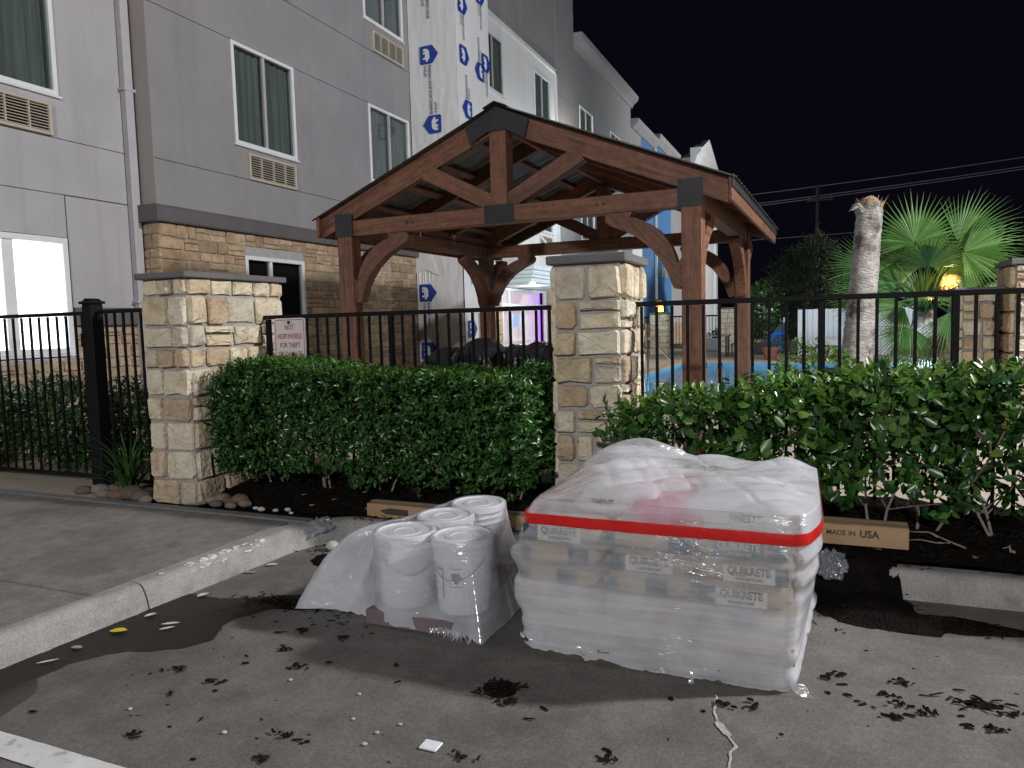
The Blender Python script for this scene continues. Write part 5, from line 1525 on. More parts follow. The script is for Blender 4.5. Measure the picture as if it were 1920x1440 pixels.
FR = [  # petiole end, axis, facing, radius, span
    ((1.29, 13.75, 2.64), (-.02, .05, 1), (0, -1, .1), .92, 3.6), ((1.90, 13.85, 2.64), (.86, .0, .50), (-.1, -1, .2), 1.02, 2.7),
    ((1.95, 13.65, 2.45), (.95, -.1, -.12), (0, -1, .3), .96, 2.7), ((1.44, 13.35, 2.22), (0, -.62, .55), (0, -.5, -.7), .80, 3.3),
    ((.66, 13.7, 2.26), (-.9, 0, .38), (.2, -1, .2), .78, 2.9), ((.74, 13.5, 1.95), (-.92, -.15, -.05), (.1, -.9, .4), .74, 2.8),
    ((2.24, 13.6, 2.04), (.80, 0, .58), (0, -1, .2), .66, 1.5), ((1.12, 13.3, 1.60), (-.8, -.25, -.20), (.1, -.8, .6), .78, 2.8),
    ((1.74, 13.25, 1.50), (.35, -.4, -.65), (0, -.8, .5), .82, 2.9), ((1.20, 13.2, 1.28), (-.35, -.4, -.75), (0, -1, .3), .72, 2.6),
    ((1.58, 14.3, 2.42), (.25, .15, .9), (0, -1, .1), .82, 3.2), ((.54, 13.6, 1.74), (-.75, -.1, .25), (.1, -1, .3), .66, 2.8),
    ((1.05, 14.2, 2.38), (-.55, .1, .75), (.1, -1, .1), .80, 2.9), ((2.15, 13.5, 1.72), (.9, -.2, -.15), (0, -.9, .5), .72, 2.6),
    ((1.45, 13.1, 1.75), (-.1, -.8, -.1), (0, -.3, .9), .7, 3.0), ((1.75, 14.2, 2.05), (.7, .1, .5), (0, -1, .2), .7, 2.9),
    ((1.15, 14.25, 2.0), (-.6, .1, .6), (0, -1, .2), .75, 2.9), ((1.45, 14.3, 1.75), (.05, 0, 1), (0, -1, .1), .8, 3.0), ((1.93, 13.3, 1.78), (.25, 0, .9), (0, -1, .2), .46, 1.5), ((2.0, 14.1, 1.55), (.9, 0, .1), (0, -1, .2), .7, 2.7)]
for k, (h, ax, up, rad, span) in enumerate(FR):
    fr_ = fan(PT, h, ax, up, rad, 34, span, 100+k, 'palm', droop=.16+.12*(k > 5), split=.46)
    b0 = Vector((1.46, 13.95, 1.5)); e = Vector(h)
    mid = (b0+e)/2+Vector((0, 0, .12))
    part('petiole', MB().tube([b0, mid, e], [.022, .018, .013], 5), M['strap'], fr_)
for k in range(13):
    a = -2.9+5.0*k/12
    h = (1.47+.32*math.cos(a), 14+.32*math.sin(a)-.1, 1.12+.06*(k % 3))
    fan(PT, h, (math.cos(a)*.45, math.sin(a)*.45, -1), (math.cos(a), math.sin(a), .4), .78, 20, 1.7, 300+k, 'palm_dry', name='dry_frond', droop=.1)
bush('olive_tree', 'dark grey green tree in the dark behind the pool', -.75, 40, .2, 1.75, 1.4, 4.9, 2600, .10, .19, 'leaf_tree', 31, cat='tree')
bush('small_tree', 'faint small tree seen under the pergola beyond the pool', -3.5, 47, .2, 1.3, 1.2, 3.3, 700, .12, .2, 'leaf', 33, cat='tree')
bush('pool_shrub', 'small yellow green shrub growing by the pool edge', -.15, 11.2, .2, .50, .4, .85, 300, .05, .09, 'leaf_young', 35)
bush('pool_shrub_low', 'low shrub at the foot of the cut palm trunk', .75, 12.7, .2, .5, .4, .55, 200, .05, .09, 'leaf', 36)
bush('far_hedge', 'dark hedge along the far side of the pool', -2.4, 31.5, .2, 2.2, .5, 1.05, 900, .07, .12, 'leaf', 37, cat='hedge')

# river rocks and pebbles
ORD = ['first', 'second', 'third', 'fourth', 'fifth', 'sixth', 'seventh', 'eighth', 'ninth', 'tenth']
rg = random.Random(15)
def rock(x, y, z, s, label, seed, mt='rock', group='river rocks around the stone pillar', name='river_rock', cat='rock', fl=.62):
    mb = MB(); n = 10; P = []
    for i in range(7):
        ph = math.pi*i/6
        P.append([(x+s*(1+.28*nz(math.cos(k*.628)*1.1+seed, math.sin(k*.628)*1.1, i*.3+seed))*math.sin(ph)*math.cos(k*.628)*1.15,
                   y+s*.85*(1+.28*nz(math.cos(k*.628)+seed, math.sin(k*.628), i*.3+seed+9))*math.sin(ph)*math.sin(k*.628),
                   z+s*fl*(1-math.cos(ph))*.95) for k in range(n+1)])
    mb.grid(P)
    return solo(name, mb, M[mt], label, cat, group, smooth=True)
for k, (x, y, s) in enumerate(sorted([(-5.86,4.30,.075),(-5.72,4.36,.085),(-5.58,4.27,.07),(-5.47,4.38,.10),(-5.40,4.26,.085),(-5.28,4.30,.11),(-5.15,4.27,.095),(-5.07,4.25,.06),(-5.62,4.42,.08),(-5.20,4.40,.08)])):
    rock(x, y, .13, s, 'river rock under the strap leaves, %s from the gate post' % ORD[k], k*1.7)
for k, (x, y, s) in enumerate(sorted([(-4.48,4.36,.055),(-4.40,4.40,.07),(-4.30,4.36,.06),(-4.22,4.40,.075),(-4.13,4.35,.055),(-4.35,4.28,.05),(-4.20,4.28,.045)])):
    rock(x, y, .145, s, 'river rock beside the mulch, %s from the wide pillar' % ORD[k], k*2.3+30)
for k, (x, y, s) in enumerate(sorted([(-3.90,4.27,.03),(-3.78,4.29,.022),(-3.70,4.33,.025),(-3.62,4.27,.018),(-3.98,4.3,.022)])):
    rock(x, y, .15, s, 'pale pebble on the bed edging, %s from the wide pillar' % ORD[k], k*1.3+60, 'pebble', 'pale pebbles on the bed edging', 'pebble', 'pebble')
rock(-3.07, 4.02, .005, .045, 'single pale stone lying on the ground near the pails', 91, 'pebble', None, 'loose_stone', 'stone', .8)
# ================================================================ THE WRAPPED PALLET
def attr(me, vals):
    a = me.attributes.new('layers', 'FLOAT', 'POINT'); a.data.foreach_set('value', np.array(vals, dtype=np.float32))
def pillow(w_, l_, h_, seed, nx=14, ny=10):
    """a filled paper sack lying flat, its long seams pinched"""
    mb = MB(); P = []
    for i in range(nx+1):
        u = -1+2*i/nx; row = []
        for j in range(2*ny):
            t = 2*math.pi*j/(2*ny)
            c, s = math.cos(t), math.sin(t)
            yy = abs(c)**.42*(1 if c >= 0 else -1); zz = abs(s)**.62*(1 if s >= 0 else -1)
            e = (1-abs(u)**7)**.5 if abs(u) < 1 else 0.02
            wob = 1+.05*nz(u*2+seed, c*1.5, s*1.5)
            row.append((u*w_/2*(1-.02*(zz**2)), yy*l_/2*(.93+.07*e)*wob, zz*h_/2*(.12+.88*e)*wob))
        row.append(row[0]); P.append(row)
    mb.grid(P); mb.add(P[0][:-1], [tuple(range(2*ny))]); mb.add(P[-1][:-1], [tuple(range(2*ny))[::-1]])
    return mb
PAL = thing('wrapped_pallet', 'pallet of bagged mix in milky stretch film with a bright red strap around it', 'pallet', (-.69, 3.54, 0))
for y in (3.10, 3.53, 3.96):
    part('pallet_stringer', MB().bbox(-1.26, y-.02, .02, -.12, y+.02, .105, .003), M['palletwood'], PAL)
for k in range(6):
    y = 3.05+.19*k
    part('pallet_board', MB().bbox(-1.27, y, .1055, -.11, y+.10, .122, .003), M['palletwood'], PAL)
rg = random.Random(4)
bag_me = [pillow(.385, .52, .112, s*3.1).mesh('bag', True) for s in range(4)]
for b in bag_me: b.materials.append(M['bag'])
for lay in range(5):
    z = .18+.098*lay
    for i in range(3):
        for j in range(2):
            x = -1.085+.39*i+rg.uniform(-.008, .008)-(.015 if 1 < lay < 4 and i == 0 else 0); y = 3.285+.525*j+rg.uniform(-.006, .006)
            a = rg.uniform(-.012, .012)
            Mx = Matrix.Translation((x, y, z)) @ Matrix.Rotation(a+(math.pi if rg.random() < .5 else 0), 4, 'Z')
            bg_ = part('bag', bag_me[rg.randrange(4)], None, PAL, None, Mx)
            if j == 0 and (lay, i) in ((4, 1), (3, 0), (2, 1), (2, 0), (1, 2)):
                fy = y-.262
                part('print_block', MB().box(x+.05*(lay-2), fy-.003, z-.036, x+.05*(lay-2)+.09, fy+.001, z+.036), M['navy'], bg_)
                part('print_block', MB().box(x-.17, fy-.003, z-.034, x-.13, fy+.001, z+.030), M['navy'], bg_)
            elif j == 0 and lay > 1:
                fy = y-.262
                k = (i+lay) % 3
                part('print_block', MB().box(x+(.09 if k != 1 else -.17), fy-.003, z-.036, x+(.17 if k != 1 else -.10), fy+.001, z+.036), M['navy'], bg_)
                part('print_block', MB().box(x-.12+.02*k, fy-.0035, z-.034, x+.08+.02*k, fy+.001, z+.034), M['print_w'] if k else M['navy'], bg_)
                lettering('QUIKRETE', .046, (x-.02+.02*k, fy-.0042, z+.012), (1,0,0), (0,0,1), M['print_k'] if k else M['print_w'], bg_, bold=.03, cond=.78)
                lettering('CONCRETE MIX', .018, (x-.02+.02*k, fy-.0042, z-.020), (1,0,0), (0,0,1), M['print_k'] if k else M['print_w'], bg_, bold=.02, cond=.8)
            if i == 2 and lay > 1:
                fx_ = x+.192
                part('print_block', MB().box(fx_-.001, y-.12, z-.034, fx_+.003, y+.02, z+.034), M['navy'], bg_)
tops = [(-.90, 3.42, .72, .40, .40, .14, 'bag_w', .1), (-.36, 3.34, .705, .46, .42, .135, 'bag_w', -.1), (-.66, 3.30, .695, .34, .40, .12, 'bag_p', .2), (-.86, 3.78, .72, .40, .40, .14, 'bag_w', .3), (-.36, 3.80, .70, .5, .42, .14, 'bag_w', .2)]
for k, (x, y, z, a, b, c, mt, rz) in enumerate(tops):
    tb = part('bag', pillow(a, b, c, k*5.0+1), M[mt], PAL, 'pink bag' if mt == 'bag_p' else 'white bag', Matrix.Translation((x, y, z-.055)) @ Matrix.Rotation(rz, 4, 'Z'), smooth=True)
    if k == 1: lettering('FINESTONE', .045, (-.28, 3.128, .672), (1,0,0), (0,0,1), M['print_k'], tb, bold=.02, cond=.8)
    if k == 0: lettering('CEMENT', .040, (-.95, 3.215, .675), (1,0,0), (0,0,1), M['print_k'], tb, bold=.02, cond=.8)

def rr_loop(x0, y0, x1, y1, rad, n):
    """n points evenly along a rounded rectangle, anticlockwise from the front left"""
    segs = []
    for cx, cy, a in ((x1-rad, y0+rad, -90), (x1-rad, y1-rad, 0), (x0+rad, y1-rad, 90), (x0+rad, y0+rad, 180)):
        for k in range(9):
            t = R(a+90*k/8); segs.append(Vector((cx+rad*math.cos(t), cy+rad*math.sin(t))))
    segs.append(segs[0])
    L = [0]
    for a, b in zip(segs, segs[1:]): L.append(L[-1]+(b-a).length)
    out = []; k = 0
    for i in range(n):
        s = L[-1]*i/n
        while L[k+1] < s: k += 1
        t = (s-L[k])/max(1e-9, L[k+1]-L[k]); out.append(segs[k].lerp(segs[k+1], t))
    return out
def lin(z, pts):
    for (a, b), (c, d) in zip(pts, pts[1:]):
        if z <= c: return b+(d-b)*(z-a)/(c-a) if z > a else b
    return pts[-1][1]
LX = [(0, -1.285), (.10, -1.292), (.17, -1.285), (.25, -1.325), (.33, -1.322), (.37, -1.300), (.42, -1.325), (.49, -1.338), (.525, -1.285), (.60, -1.262), (.655, -1.250), (.70, -1.222), (.73, -1.19)]
RXX = [(0, -.112), (.2, -.108), (.5, -.092), (.66, -.078), (.73, -.085)]
def sect(z, n, off=0.0):
    sg_ = 0.006*math.sin(2*math.pi*(z-.13)/.098)*(1+1.2*math.sin(z*13+1)) if z < .62 else 0
    lp = rr_loop(lin(z, LX)-sg_*.9-off, 3.008-off, lin(z, RXX)+sg_*.9+off, 4.075+off, .055+.02*z, n)
    for p in lp:                                        # the right side leans out towards the back
        up_k = max(0, min(1, (z-.12)/.3))
        t = max(0, min(1, (p.y-3.0)/1.07))
        bulge = .062*math.sin(math.pi*min(1, t/.30)/2)*(1-.40*max(0, (t-.30)/.70))
        p.x += (bulge*up_k+.060*t*(1-up_k))*max(0, min(1, (p.x+.9)/.8))
    return lp
NT, NZ, ND = 340, 84, 80
ctr = Vector((-.70, 3.54))
Z1 = .728
P = []; lay = []
for j in range(NZ+1):
    q = j/NZ
    row = []
    z = .012+(Z1-.012)*q
    loop = sect(z, NT)
    for i in range(NT):
        p = loop[i]; x, y = p
        d = Vector((x-ctr.x, y-ctr.y)).normalized()
        fr_ = .006*nz(x*1.7+y*2.2, z*6-x*1.3, 1)+.0012*nz(x*2+y*2, z*24-x*2.5, 2)
        # stretch folds gathered at the corners and slack near the floor
        sl_ = max(0, .16-z)/.16
        fr_ += sl_*(.012*nz(x*9, y*9, 5)+.008*abs(nz(x*22, y*22, z*10)))
        zz = z
        if q < .06:
            zz = z+max(0, .045*nz(x*5, y*5, 8))+(.02*max(0, nz(x*26, y*26, 1)))
            if y < 3.05 and x < -.98: zz += .02
        row.append((x+d.x*fr_, y+d.y*fr_, max(.008, zz)))
        ov = .36*max(0, min(1, (.345-.03*(x+.7)-z)/.012)) if z < .40 else 0
        lay.append(ov+.16*nz(x*1.5+y, z*3, 9)+(.40*max(0, min(1, (x+.14)/.05)) if y > 3.03 else 0))  # last term whitens the right side, standing for lamp light on it
    P.append(row)
for j in range(1, ND+1):
    q = j/ND; row = []
    loop = sect(Z1, NT)
    for i in range(NT):
        ex, ey = loop[i]
        s = q**1.05
        x = ex+(ctr.x-ex)*s*.985; y = ey+(ctr.y-ey)*s*.985
        left_ = max(0, min(1, (-ex-.85)/.38)); frontness = 1 if ey < 3.15 else 0
        pw_ = 9.0-5.0*left_
        H = .768+.078*math.exp(-((x+.95)/.28)**2-((y-3.55)/.5)**2)+.012*math.exp(-((x+.30)/.25)**2-((y-3.4)/.35)**2)
        H -= .012*math.exp(-((x+.62)/.12)**2)*(1 if y < 3.6 else .6)
        H += .016*nz(x*4, y*4, 2)
        # folds drawn taut across the top
        ua, va = .85*x+.53*y, -.53*x+.85*y
        f1 = abs(nz(ua*1.2, va*4.0, 11)); f2 = abs(nz(va*1.3+5, ua*4.6, 12)); f3 = abs(nz(ua*2.2+3, va*10, 17))
        H += (.13*f1 - .07*max(0, .14-f2) + .035*f3)*min(1, s*5) - .02
        z = Z1+(H-Z1)*(1-(1-min(1, s*1.35))**pw_)
        row.append((x, y, z))
        lay.append(.06+.40*nz(x*3, y*4, 5)+.30*max(0, min(1, (x+.20)/.12)))  # right shoulder whitened too, for the lamp light there
    P.append(row)
mb = MB()
nrow = len(P)
v = [p for row in P for p in row]
f = []
for j in range(nrow-1):
    for i in range(NT):
        i2 = (i+1) % NT
        f.append((j*NT+i, j*NT+i2, (j+1)*NT+i2, (j+1)*NT+i))
mb.add(v, f); mb.add([P[-1][i] for i in range(NT)], [tuple(range(NT))])
lay += [.2]*NT
me = mb.mesh('stretch_film', True); attr(me, lay)
part('stretch_film', me, M['film'], PAL)
# loose folds of film at the foot
for (x, y, a, l, wd) in ((-.105, 3.02, -.35, .045, .03), (-.50, 2.985, -1.9, .022, .012)):
    P = [[(x+wd*(v-.5)*2+l*u*math.cos(a)+.008*nz(u*3, v*4, x*9), y+l*u*math.sin(a), .045*(1-u)**1.5+.010+.010*abs(nz(v*5, u*3, x*7))) for u in np.linspace(0, 1, 5)] for v in np.linspace(0, 1, 7)]
    part('film_fold', MB().grid(P), M['film'], PAL, smooth=True)
# red strap
P = []
for k, (dz, off) in enumerate(((-.024, .007), (-.010, .0095), (.010, .0095), (.024, .007))):
    loop = sect(.634, 240, off)
    P.append([(p.x, p.y, .634+dz+.004*nz(p.x*4, p.y*4, 3)+.0015*nz(p.x*20, p.y*20, dz*30)) for p in loop]+[(loop[0].x, loop[0].y, .634+dz)])
part('red_strap', MB().grid(P), M['red'], PAL, smooth=True)
part('red_tape_end', MB().grid([[(-.088+.012*math.sin(a*2.2), 3.52+.03*a, .345-.012*b+.01*a) for b in range(4)] for a in range(5)]), M['red'], PAL)

# ================================================================ THE PAILS
PA = thing('wrapped_pails', 'group of four lidded white pails bundled in clear stretch film beside the pallet', 'pails', (-1.85, 3.5, 0))
part('tray', MB().bbox(-2.14, 3.04, .01, -1.50, 4.02, .085, .004), mat('pail_tray', (0.20,0.15,0.15), (0.14,0.11,0.12), 5, .8), PA)
def pail(x, y, label=None, rz=0.0, zb=.095):
    prof = [(0, 0), (.125, 0), (.130, .006), (.141, .24), (.1425, .262), (.150, .264), (.150, .272), (.1435, .275), (.144, .296), (.152, .298), (.152, .306), (.1445, .309), (.146, .345)]
    p = part('pail', MB().lathe([(a, zb+b) for a, b in prof], x, y, 40), M['pail'], PA, label, smooth=False)
    lid = [(.147, .330), (.157, .331), (.158, .336), (.157, .366), (.153, .371), (.140, .372), (.137, .364), (.128, .362), (.09, .362), (.086, .366), (.060, .366), (.056, .362), (0, .362)]
    part('lid', MB().lathe([(a, zb+b) for a, b in lid], x, y, 40), M['pail'], p)
    hp = []
    for k in range(15):
        t = math.pi*k/14
        hp.append((x+.150*math.cos(t)*math.cos(rz)-(-.155*math.sin(t)*.35-.148*math.sin(t)**.5)*math.sin(rz)*0+.0,
                   y-.152*abs(math.sin(t))**.8, zb+.285-.13*math.sin(t)))
    hp = [(x+.156*math.cos(a), y+.156*math.sin(a), zb+.287-.105*math.sin(math.pi*(i/14))) for i, a in enumerate([R(-150)+R(130)*i/14+rz for i in range(15)])]
    part('wire_handle', MB().tube(hp, .0022, 5), M['wire'], p)
    return p
p1 = pail(-1.665, 3.215); p2 = pail(-1.985, 3.20, rz=.6); p3 = pail(-1.93, 3.535, rz=1.2); p4 = pail(-1.885, 3.85, rz=.9)
def wrap_label(parent, x, y, a0, a1, z0, z1, mt, rad=.1435, n=10):
    return part('label', MB().grid([[(x+(rad+.012*(z-.1)/.25*0)*math.cos(R(a0+(a1-a0)*i/n)), y+rad*math.sin(R(a0+(a1-a0)*i/n)), z) for z in (z0, z1)] for i in range(n+1)]), M[mt], parent)
lb = wrap_label(p1, -1.665, 3.215, -92, -64, .165, .335, 'paper', .1425)
wrap_label(p1, -1.665, 3.215, -90, -66, .330, .334, 'print_k', .1432)
wrap_label(p1, -1.665, 3.215, -90, -66, .244, .247, 'print_k', .1432)
em = [(.9*math.cos(t)*(1+.25*math.cos(5*t)), .9*math.sin(t)*(1+.18*math.sin(3*t))) for t in [2*math.pi*k/22 for k in range(22)]]
mb = MB(); a_ = R(-78)
def onp(u, z, rad=.1438): return (-1.665+rad*math.cos(a_+u/rad), 3.215+rad*math.sin(a_+u/rad), z)
mb.add([onp(a*.028, .288+b*.030) for a, b in em], [tuple(range(22))])
part('printed_mark', mb, M['print_k'], p1)
wrap_label(p1, -1.665, 3.215, -128, -108, .318, .330, 'red', .1420)
wrap_label(p1, -1.665, 3.215, -109, -107, .18, .330, 'print_k', .1420)
# film over the pails
CP = [(-1.665,3.215),(-1.985,3.20),(-1.93,3.535),(-1.885,3.85)]
cc = Vector((-1.86, 3.48))
BOT = [(-1.465,2.985),(-1.60,3.03),(-1.9,3.085),(-2.2,3.10),(-2.40,3.12),(-2.60,3.06),(-2.58,3.14),(-2.36,3.42),(-2.18,3.8),(-2.1,4.05),(-1.7,4.08),(-1.50,3.75),(-1.455,3.35)]
def ray_poly(poly, a):
    d = (math.cos(a), math.sin(a)); best = 0
    for (x1, y1), (x2, y2) in zip(poly, poly[1:]+poly[:1]):
        ex, ey = x2-x1, y2-y1; den = d[0]*ey-d[1]*ex
        if abs(den) < 1e-9: continue
        t = ((x1-cc.x)*ey-(y1-cc.y)*ex)/den; u = ((x1-cc.x)*d[1]-(y1-cc.y)*d[0])/den
        if t > 0 and -1e-6 <= u <= 1+1e-6: best = max(best, t)
    return best
hull_pts = [(x+.168*math.cos(t), y+.162*math.sin(t)) for x, y in CP for t in [2*math.pi*k/40 for k in range(40)]]
def convex(pts):
    pts = sorted(pts); lo = []; up = []
    for s, seq in ((lo, pts), (up, pts[::-1])):
        for p in seq:
            while len(s) > 1 and (s[-1][0]-s[-2][0])*(p[1]-s[-2][1])-(s[-1][1]-s[-2][1])*(p[0]-s[-2][0]) <= 0: s.pop()
            s.append(p)
    return lo[:-1]+up[:-1]
HULL = convex(hull_pts)
NA, NS, NC = 280, 60, 26
angs = [2*math.pi*i/NA for i in range(NA)]
rt = [ray_poly(HULL, a) for a in angs]; rb = [max(ray_poly(BOT, a), t*1.01) for a, t in zip(angs, rt)]
P = []; lay = []
for j in range(NS+1):
    q = 1-j/NS                        # 1 at the foot, 0 at the lids
    row = []
    for i, a in enumerate(angs):
        ext = rb[i]-rt[i]
        rr_ = rt[i]+ext*(q**(1.0 if ext > .25 else 1.5))
        zb = .02+.030*max(0, nz(math.cos(a)*9, math.sin(a)*9, 4))+.014*max(0, nz(math.cos(a)*40, math.sin(a)*40, 6))
        tail = max(0, min(1, (ext-.15)/.25))
        z = zb+(.462-zb)*((1-q)*(1-tail)+(1-q**2.3)*tail)
        x = cc.x+rr_*math.cos(a); y = cc.y+rr_*math.sin(a)
        fold = (.0035*nz(a*4, z*16+a*3, 1)+.0018*nz(a*9, z*50-a*8, 2))*(.25+min(1, ext/.3))
        # straight pulls towards the trailing corner
        if ext > .12: fold += .009*abs(math.sin(z*44+a*14+3*nz(a*3, z*3)))**.6*min(1, (ext-.12)/.2)*(q*(1-q)*4)
        row.append((x+fold*math.cos(a), y+fold*math.sin(a), z+fold*.4)); lay.append(.12*nz(a*3, z*6, 3)+(.14 if ext > .2 else -.02)+.22*max(0, min(1, (-1.80-x)/.12))+(.30*(q-.6)/.4 if q > .6 else 0))
    P.append(row)
for j in range(1, NC+1):
    q = j/NC; row = []
    for i, a in enumerate(angs):
        x = cc.x+rt[i]*(1-q*.99)*math.cos(a); y = cc.y+rt[i]*(1-q*.99)*math.sin(a)
        dmin = min(math.hypot(x-px_, y-py_) for px_, py_ in CP)
        z = .474 if dmin < .155 else .474-.05*min(1, (dmin-.155)/.10)
        z += .002*nz(x*9, y*9, 3)-.010*max(0, .12-abs(nz(x*5, y*5, 7)))
        row.append((x, y, max(z, .40))); lay.append(-.34+.16*nz(x*6, y*6, 2))
    P.append(row)
v = [p for row in P for p in row]; f = []
for j in range(len(P)-1):
    for i in range(NA):
        i2 = (i+1) % NA
        f.append((j*NA+i, j*NA+i2, (j+1)*NA+i2, (j+1)*NA+i))
mb = MB().add(v, f); me = mb.mesh('stretch_film', True); attr(me, lay)
part('stretch_film', me, M['film2'], PA)
mb = MB(); rg = random.Random(18)
for k in range(34):
    x = rg.uniform(-1.80, -1.50); y = 3.06-.22*(x+1.80); l = rg.uniform(.02, .07); a = rg.uniform(-2.4, -.8)
    wd = rg.uniform(.002, .012)
    mb.add([(x-wd, y, .055), (x+wd, y, .05), (x+l*math.cos(a), y+l*math.sin(a)*.6, .012)], [(0,1,2)])
part('torn_fringe', mb, M['film2'], PA)

# ================================================================ CARTONS, SCRAPS, LITTER
def carton(x0, x1, y0, y1, z0, z1, label, rz=0.0, text=None, hole=False):
    t = thing('long_carton', label, 'carton', ((x0+x1)/2, y0, z0), 'long cartons on the kerb')
    cx, cy = (x0+x1)/2, (y0+y1)/2
    Mx = Matrix.Translation((cx, cy, 0)) @ Matrix.Rotation(rz, 4, 'Z')
    mb = MB(); n = 30
    # slightly crushed box
    P = []
    for i in range(n+1):
        x = x0+(x1-x0)*i/n-cx
        h = .006*nz(x*4, 1, 2); k = .004*nz(x*6, 5, 2)
        a, b = y0-cy, y1-cy
        P.append([(x, a+k, z0+.004), (x, a-.004+k, (z0+z1)/2), (x, a+k, z1+h-.004), (x, a+.006, z1+h), (x, b-.006, z1-h), (x, b, z1-h-.004), (x, b, z0+.004), (x, a+.006, z0), (x, a+k, z0+.004)])
    mb.grid(P)
    for row, rev in ((P[0], 0), (P[-1], 1)): mb.add(row[:-1], [tuple(range(8))[::-1] if rev else tuple(range(8))])
    b = part('box', mb, M['carton'], t, None, Mx)
    part('tape_seam', MB().box(x0-cx, -.018, max(z0, z1)+.006, x1-cx, .018, z1+.0075), M['bag'], b, None, Mx)
    if hole:
        part('cut_out', MB().prism([(x0-cx+.11, z0+.055), (x0-cx+.20, z0+.075), (x0-cx+.34, z0+.07), (x0-cx+.34, z0+.03), (x0-cx+.16, z0+.03)], 'y', y0-cy-.0075, y0-cy-.004), M['print_k'], b, None, Mx)  # black patch on the face standing for the hole's dark inside
    if text:
        for s, dx, sz in text:
            me = text_mesh(s, sz, .006 if s != 'USA' else .02, .0006, .92).copy()
            part('lettering', me, M['print_k'], b, None, Mx @ frame((dx-cx, y0-cy-.0085, (z0+z1)/2+.012), (1,0,0), (0,0,1)))
    return t
carton(-.52, .405, 4.35, 4.50, .245, .362, 'long brown carton printed with an origin mark, resting on the mulch by the pallet', 0, [('MADE IN', .075, .040), ('USA', .215, .056)])
carton(-3.0, -1.5, 4.33, 4.46, .165, .262, 'brown carton with a cut hole lying behind the white pails', -.01, None, True)
def crumple(name, label, cat, c, size, mt, seed, n=14, sharp=.45, group=None):
    mb = MB(); P = []
    for i in range(n+1):
        ph = math.pi*i/n; row = []
        for k in range(n*2+1):
            th = math.pi*k/n
            d = (math.sin(ph)*math.cos(th), math.sin(ph)*math.sin(th), math.cos(ph))
            rr_ = 1+sharp*(abs(nz(d[0]*1.9+seed, d[1]*1.9, d[2]*1.9))-.25)*1.6+sharp*.45*(abs(nz(d[0]*5+seed, d[1]*5, d[2]*5))-.2)*1.5
            row.append((c[0]+size[0]*d[0]*rr_, c[1]+size[1]*d[1]*rr_, max(c[2]-size[2]*.98, c[2]+size[2]*d[2]*rr_)))
        P.append(row)
    mb.grid(P)
    return solo(name, mb, M[mt], label, cat, group, smooth=False)
crumple('plastic_scrap', 'crumpled strip of dark blue grey plastic draped over the kerb corner', 'plastic', (-3.26, 4.12, .13), (.075, .10, .045), 'clear', 4, 12, .8)
crumple('wrapped_bundle', 'small bundle in shiny clear wrap between the pallet and the kerb', 'bundle', (.02, 4.16, .19), (.075, .07, .075), 'clear', 8, 14, .5)
def flat_leaf(x, y, z, L, W, a, mt, label, name='fallen_leaf', cat='leaf', group=None, curl=.25):
    c, s = math.cos(a), math.sin(a)
    P = []
    for i in range(7):
        t = i/6; wd = W*math.sin(math.pi*min(1, t*.93+.05))**.8
        P.append([(x+c*(t-.5)*L-s*k*wd, y+s*(t-.5)*L+c*k*wd, z+.003+abs(k)*wd*curl+.10*L*(t-.5)**2) for k in (-.5, 0, .5)])
    return solo(name, MB().grid(P), M[mt], label, cat, group)
flat_leaf(-3.27, 2.53, .012, .085, .055, .5, 'yellow', 'bright yellow leaf lying at the edge of the puddle')
flat_leaf(-3.29, 2.32, .012, .06, .035, .2, 'dryleaf', 'small orange brown leaf in the wet gutter')
flat_leaf(-3.09, 2.69, .012, .09, .030, .6, 'paleleaf', 'pale curled leaf lying in the middle of the puddle')
flat_leaf(-3.06, 2.64, .012, .075, .024, .9, 'paleleaf', 'thin pale leaf just below the curled one in the puddle')
flat_leaf(-3.29, 2.74, .012, .06, .035, 1.2, 'paleleaf', 'pale leaf against the kerb beside the puddle')
flat_leaf(-3.25, 3.06, .012, .07, .045, 1.3, 'paleleaf', 'whitish leaf at the upper end of the puddle')
flat_leaf(-3.28, 2.17, .012, .09, .020, .9, 'paleleaf', 'long narrow pale leaf in the gutter at the near end')
flat_leaf(-3.24, 3.62, .012, .07, .04, .5, 'paleleaf', 'tan leaf in the dry gutter near the kerb corner')
flat_leaf(-3.27, 3.46, .012, .10, .03, .3, 'dryleaf', 'ragged brown leaf in the dry gutter near the kerb corner')
rg = random.Random(91)
for k, (x, y) in enumerate(sorted(((-3.55,4.42),(-3.40,4.50),(-3.72,4.55),(-3.2,4.62),(-2.85,4.50),(-2.62,4.44),(-3.05,4.40),(.72,4.42),(.9,4.5),(.25,4.42)))):
    flat_leaf(x, y, bedz(x, y)+.012, rg.uniform(.04, .07), rg.uniform(.025, .035), rg.uniform(0, 6), rg.choice(['paleleaf', 'paleleaf', 'dryleaf']), 'small fallen leaf on the black mulch, %s counting from the wide pillar' % ORD[k], group='fallen leaves on the mulch')
pk = solo('paper_packet', MB().bbox(-1.325, 2.165, .008, -1.255, 2.222, .016, .003), M['paper'], 'small square white packet lying on the open concrete', 'packet')
rg = random.Random(61)
for k, (x, y) in enumerate(sorted([(-1.66,2.25),(-1.47,2.28),(-1.52,2.20),(-1.75,2.42),(-1.52,2.12),(-2.06,2.0),(-2.55,2.0),(-2.1,2.42)])):
    s = rg.uniform(.006, .011)
    solo('paper_crumb', MB().bbox(x-s, y-s*.8, .007, x+s, y+s*.7, .007+s, s*.4), M['pebble'], 'tiny pale crumb on the open concrete, %s from the kerb' % ORD[k], 'crumb', 'pale crumbs on the concrete')

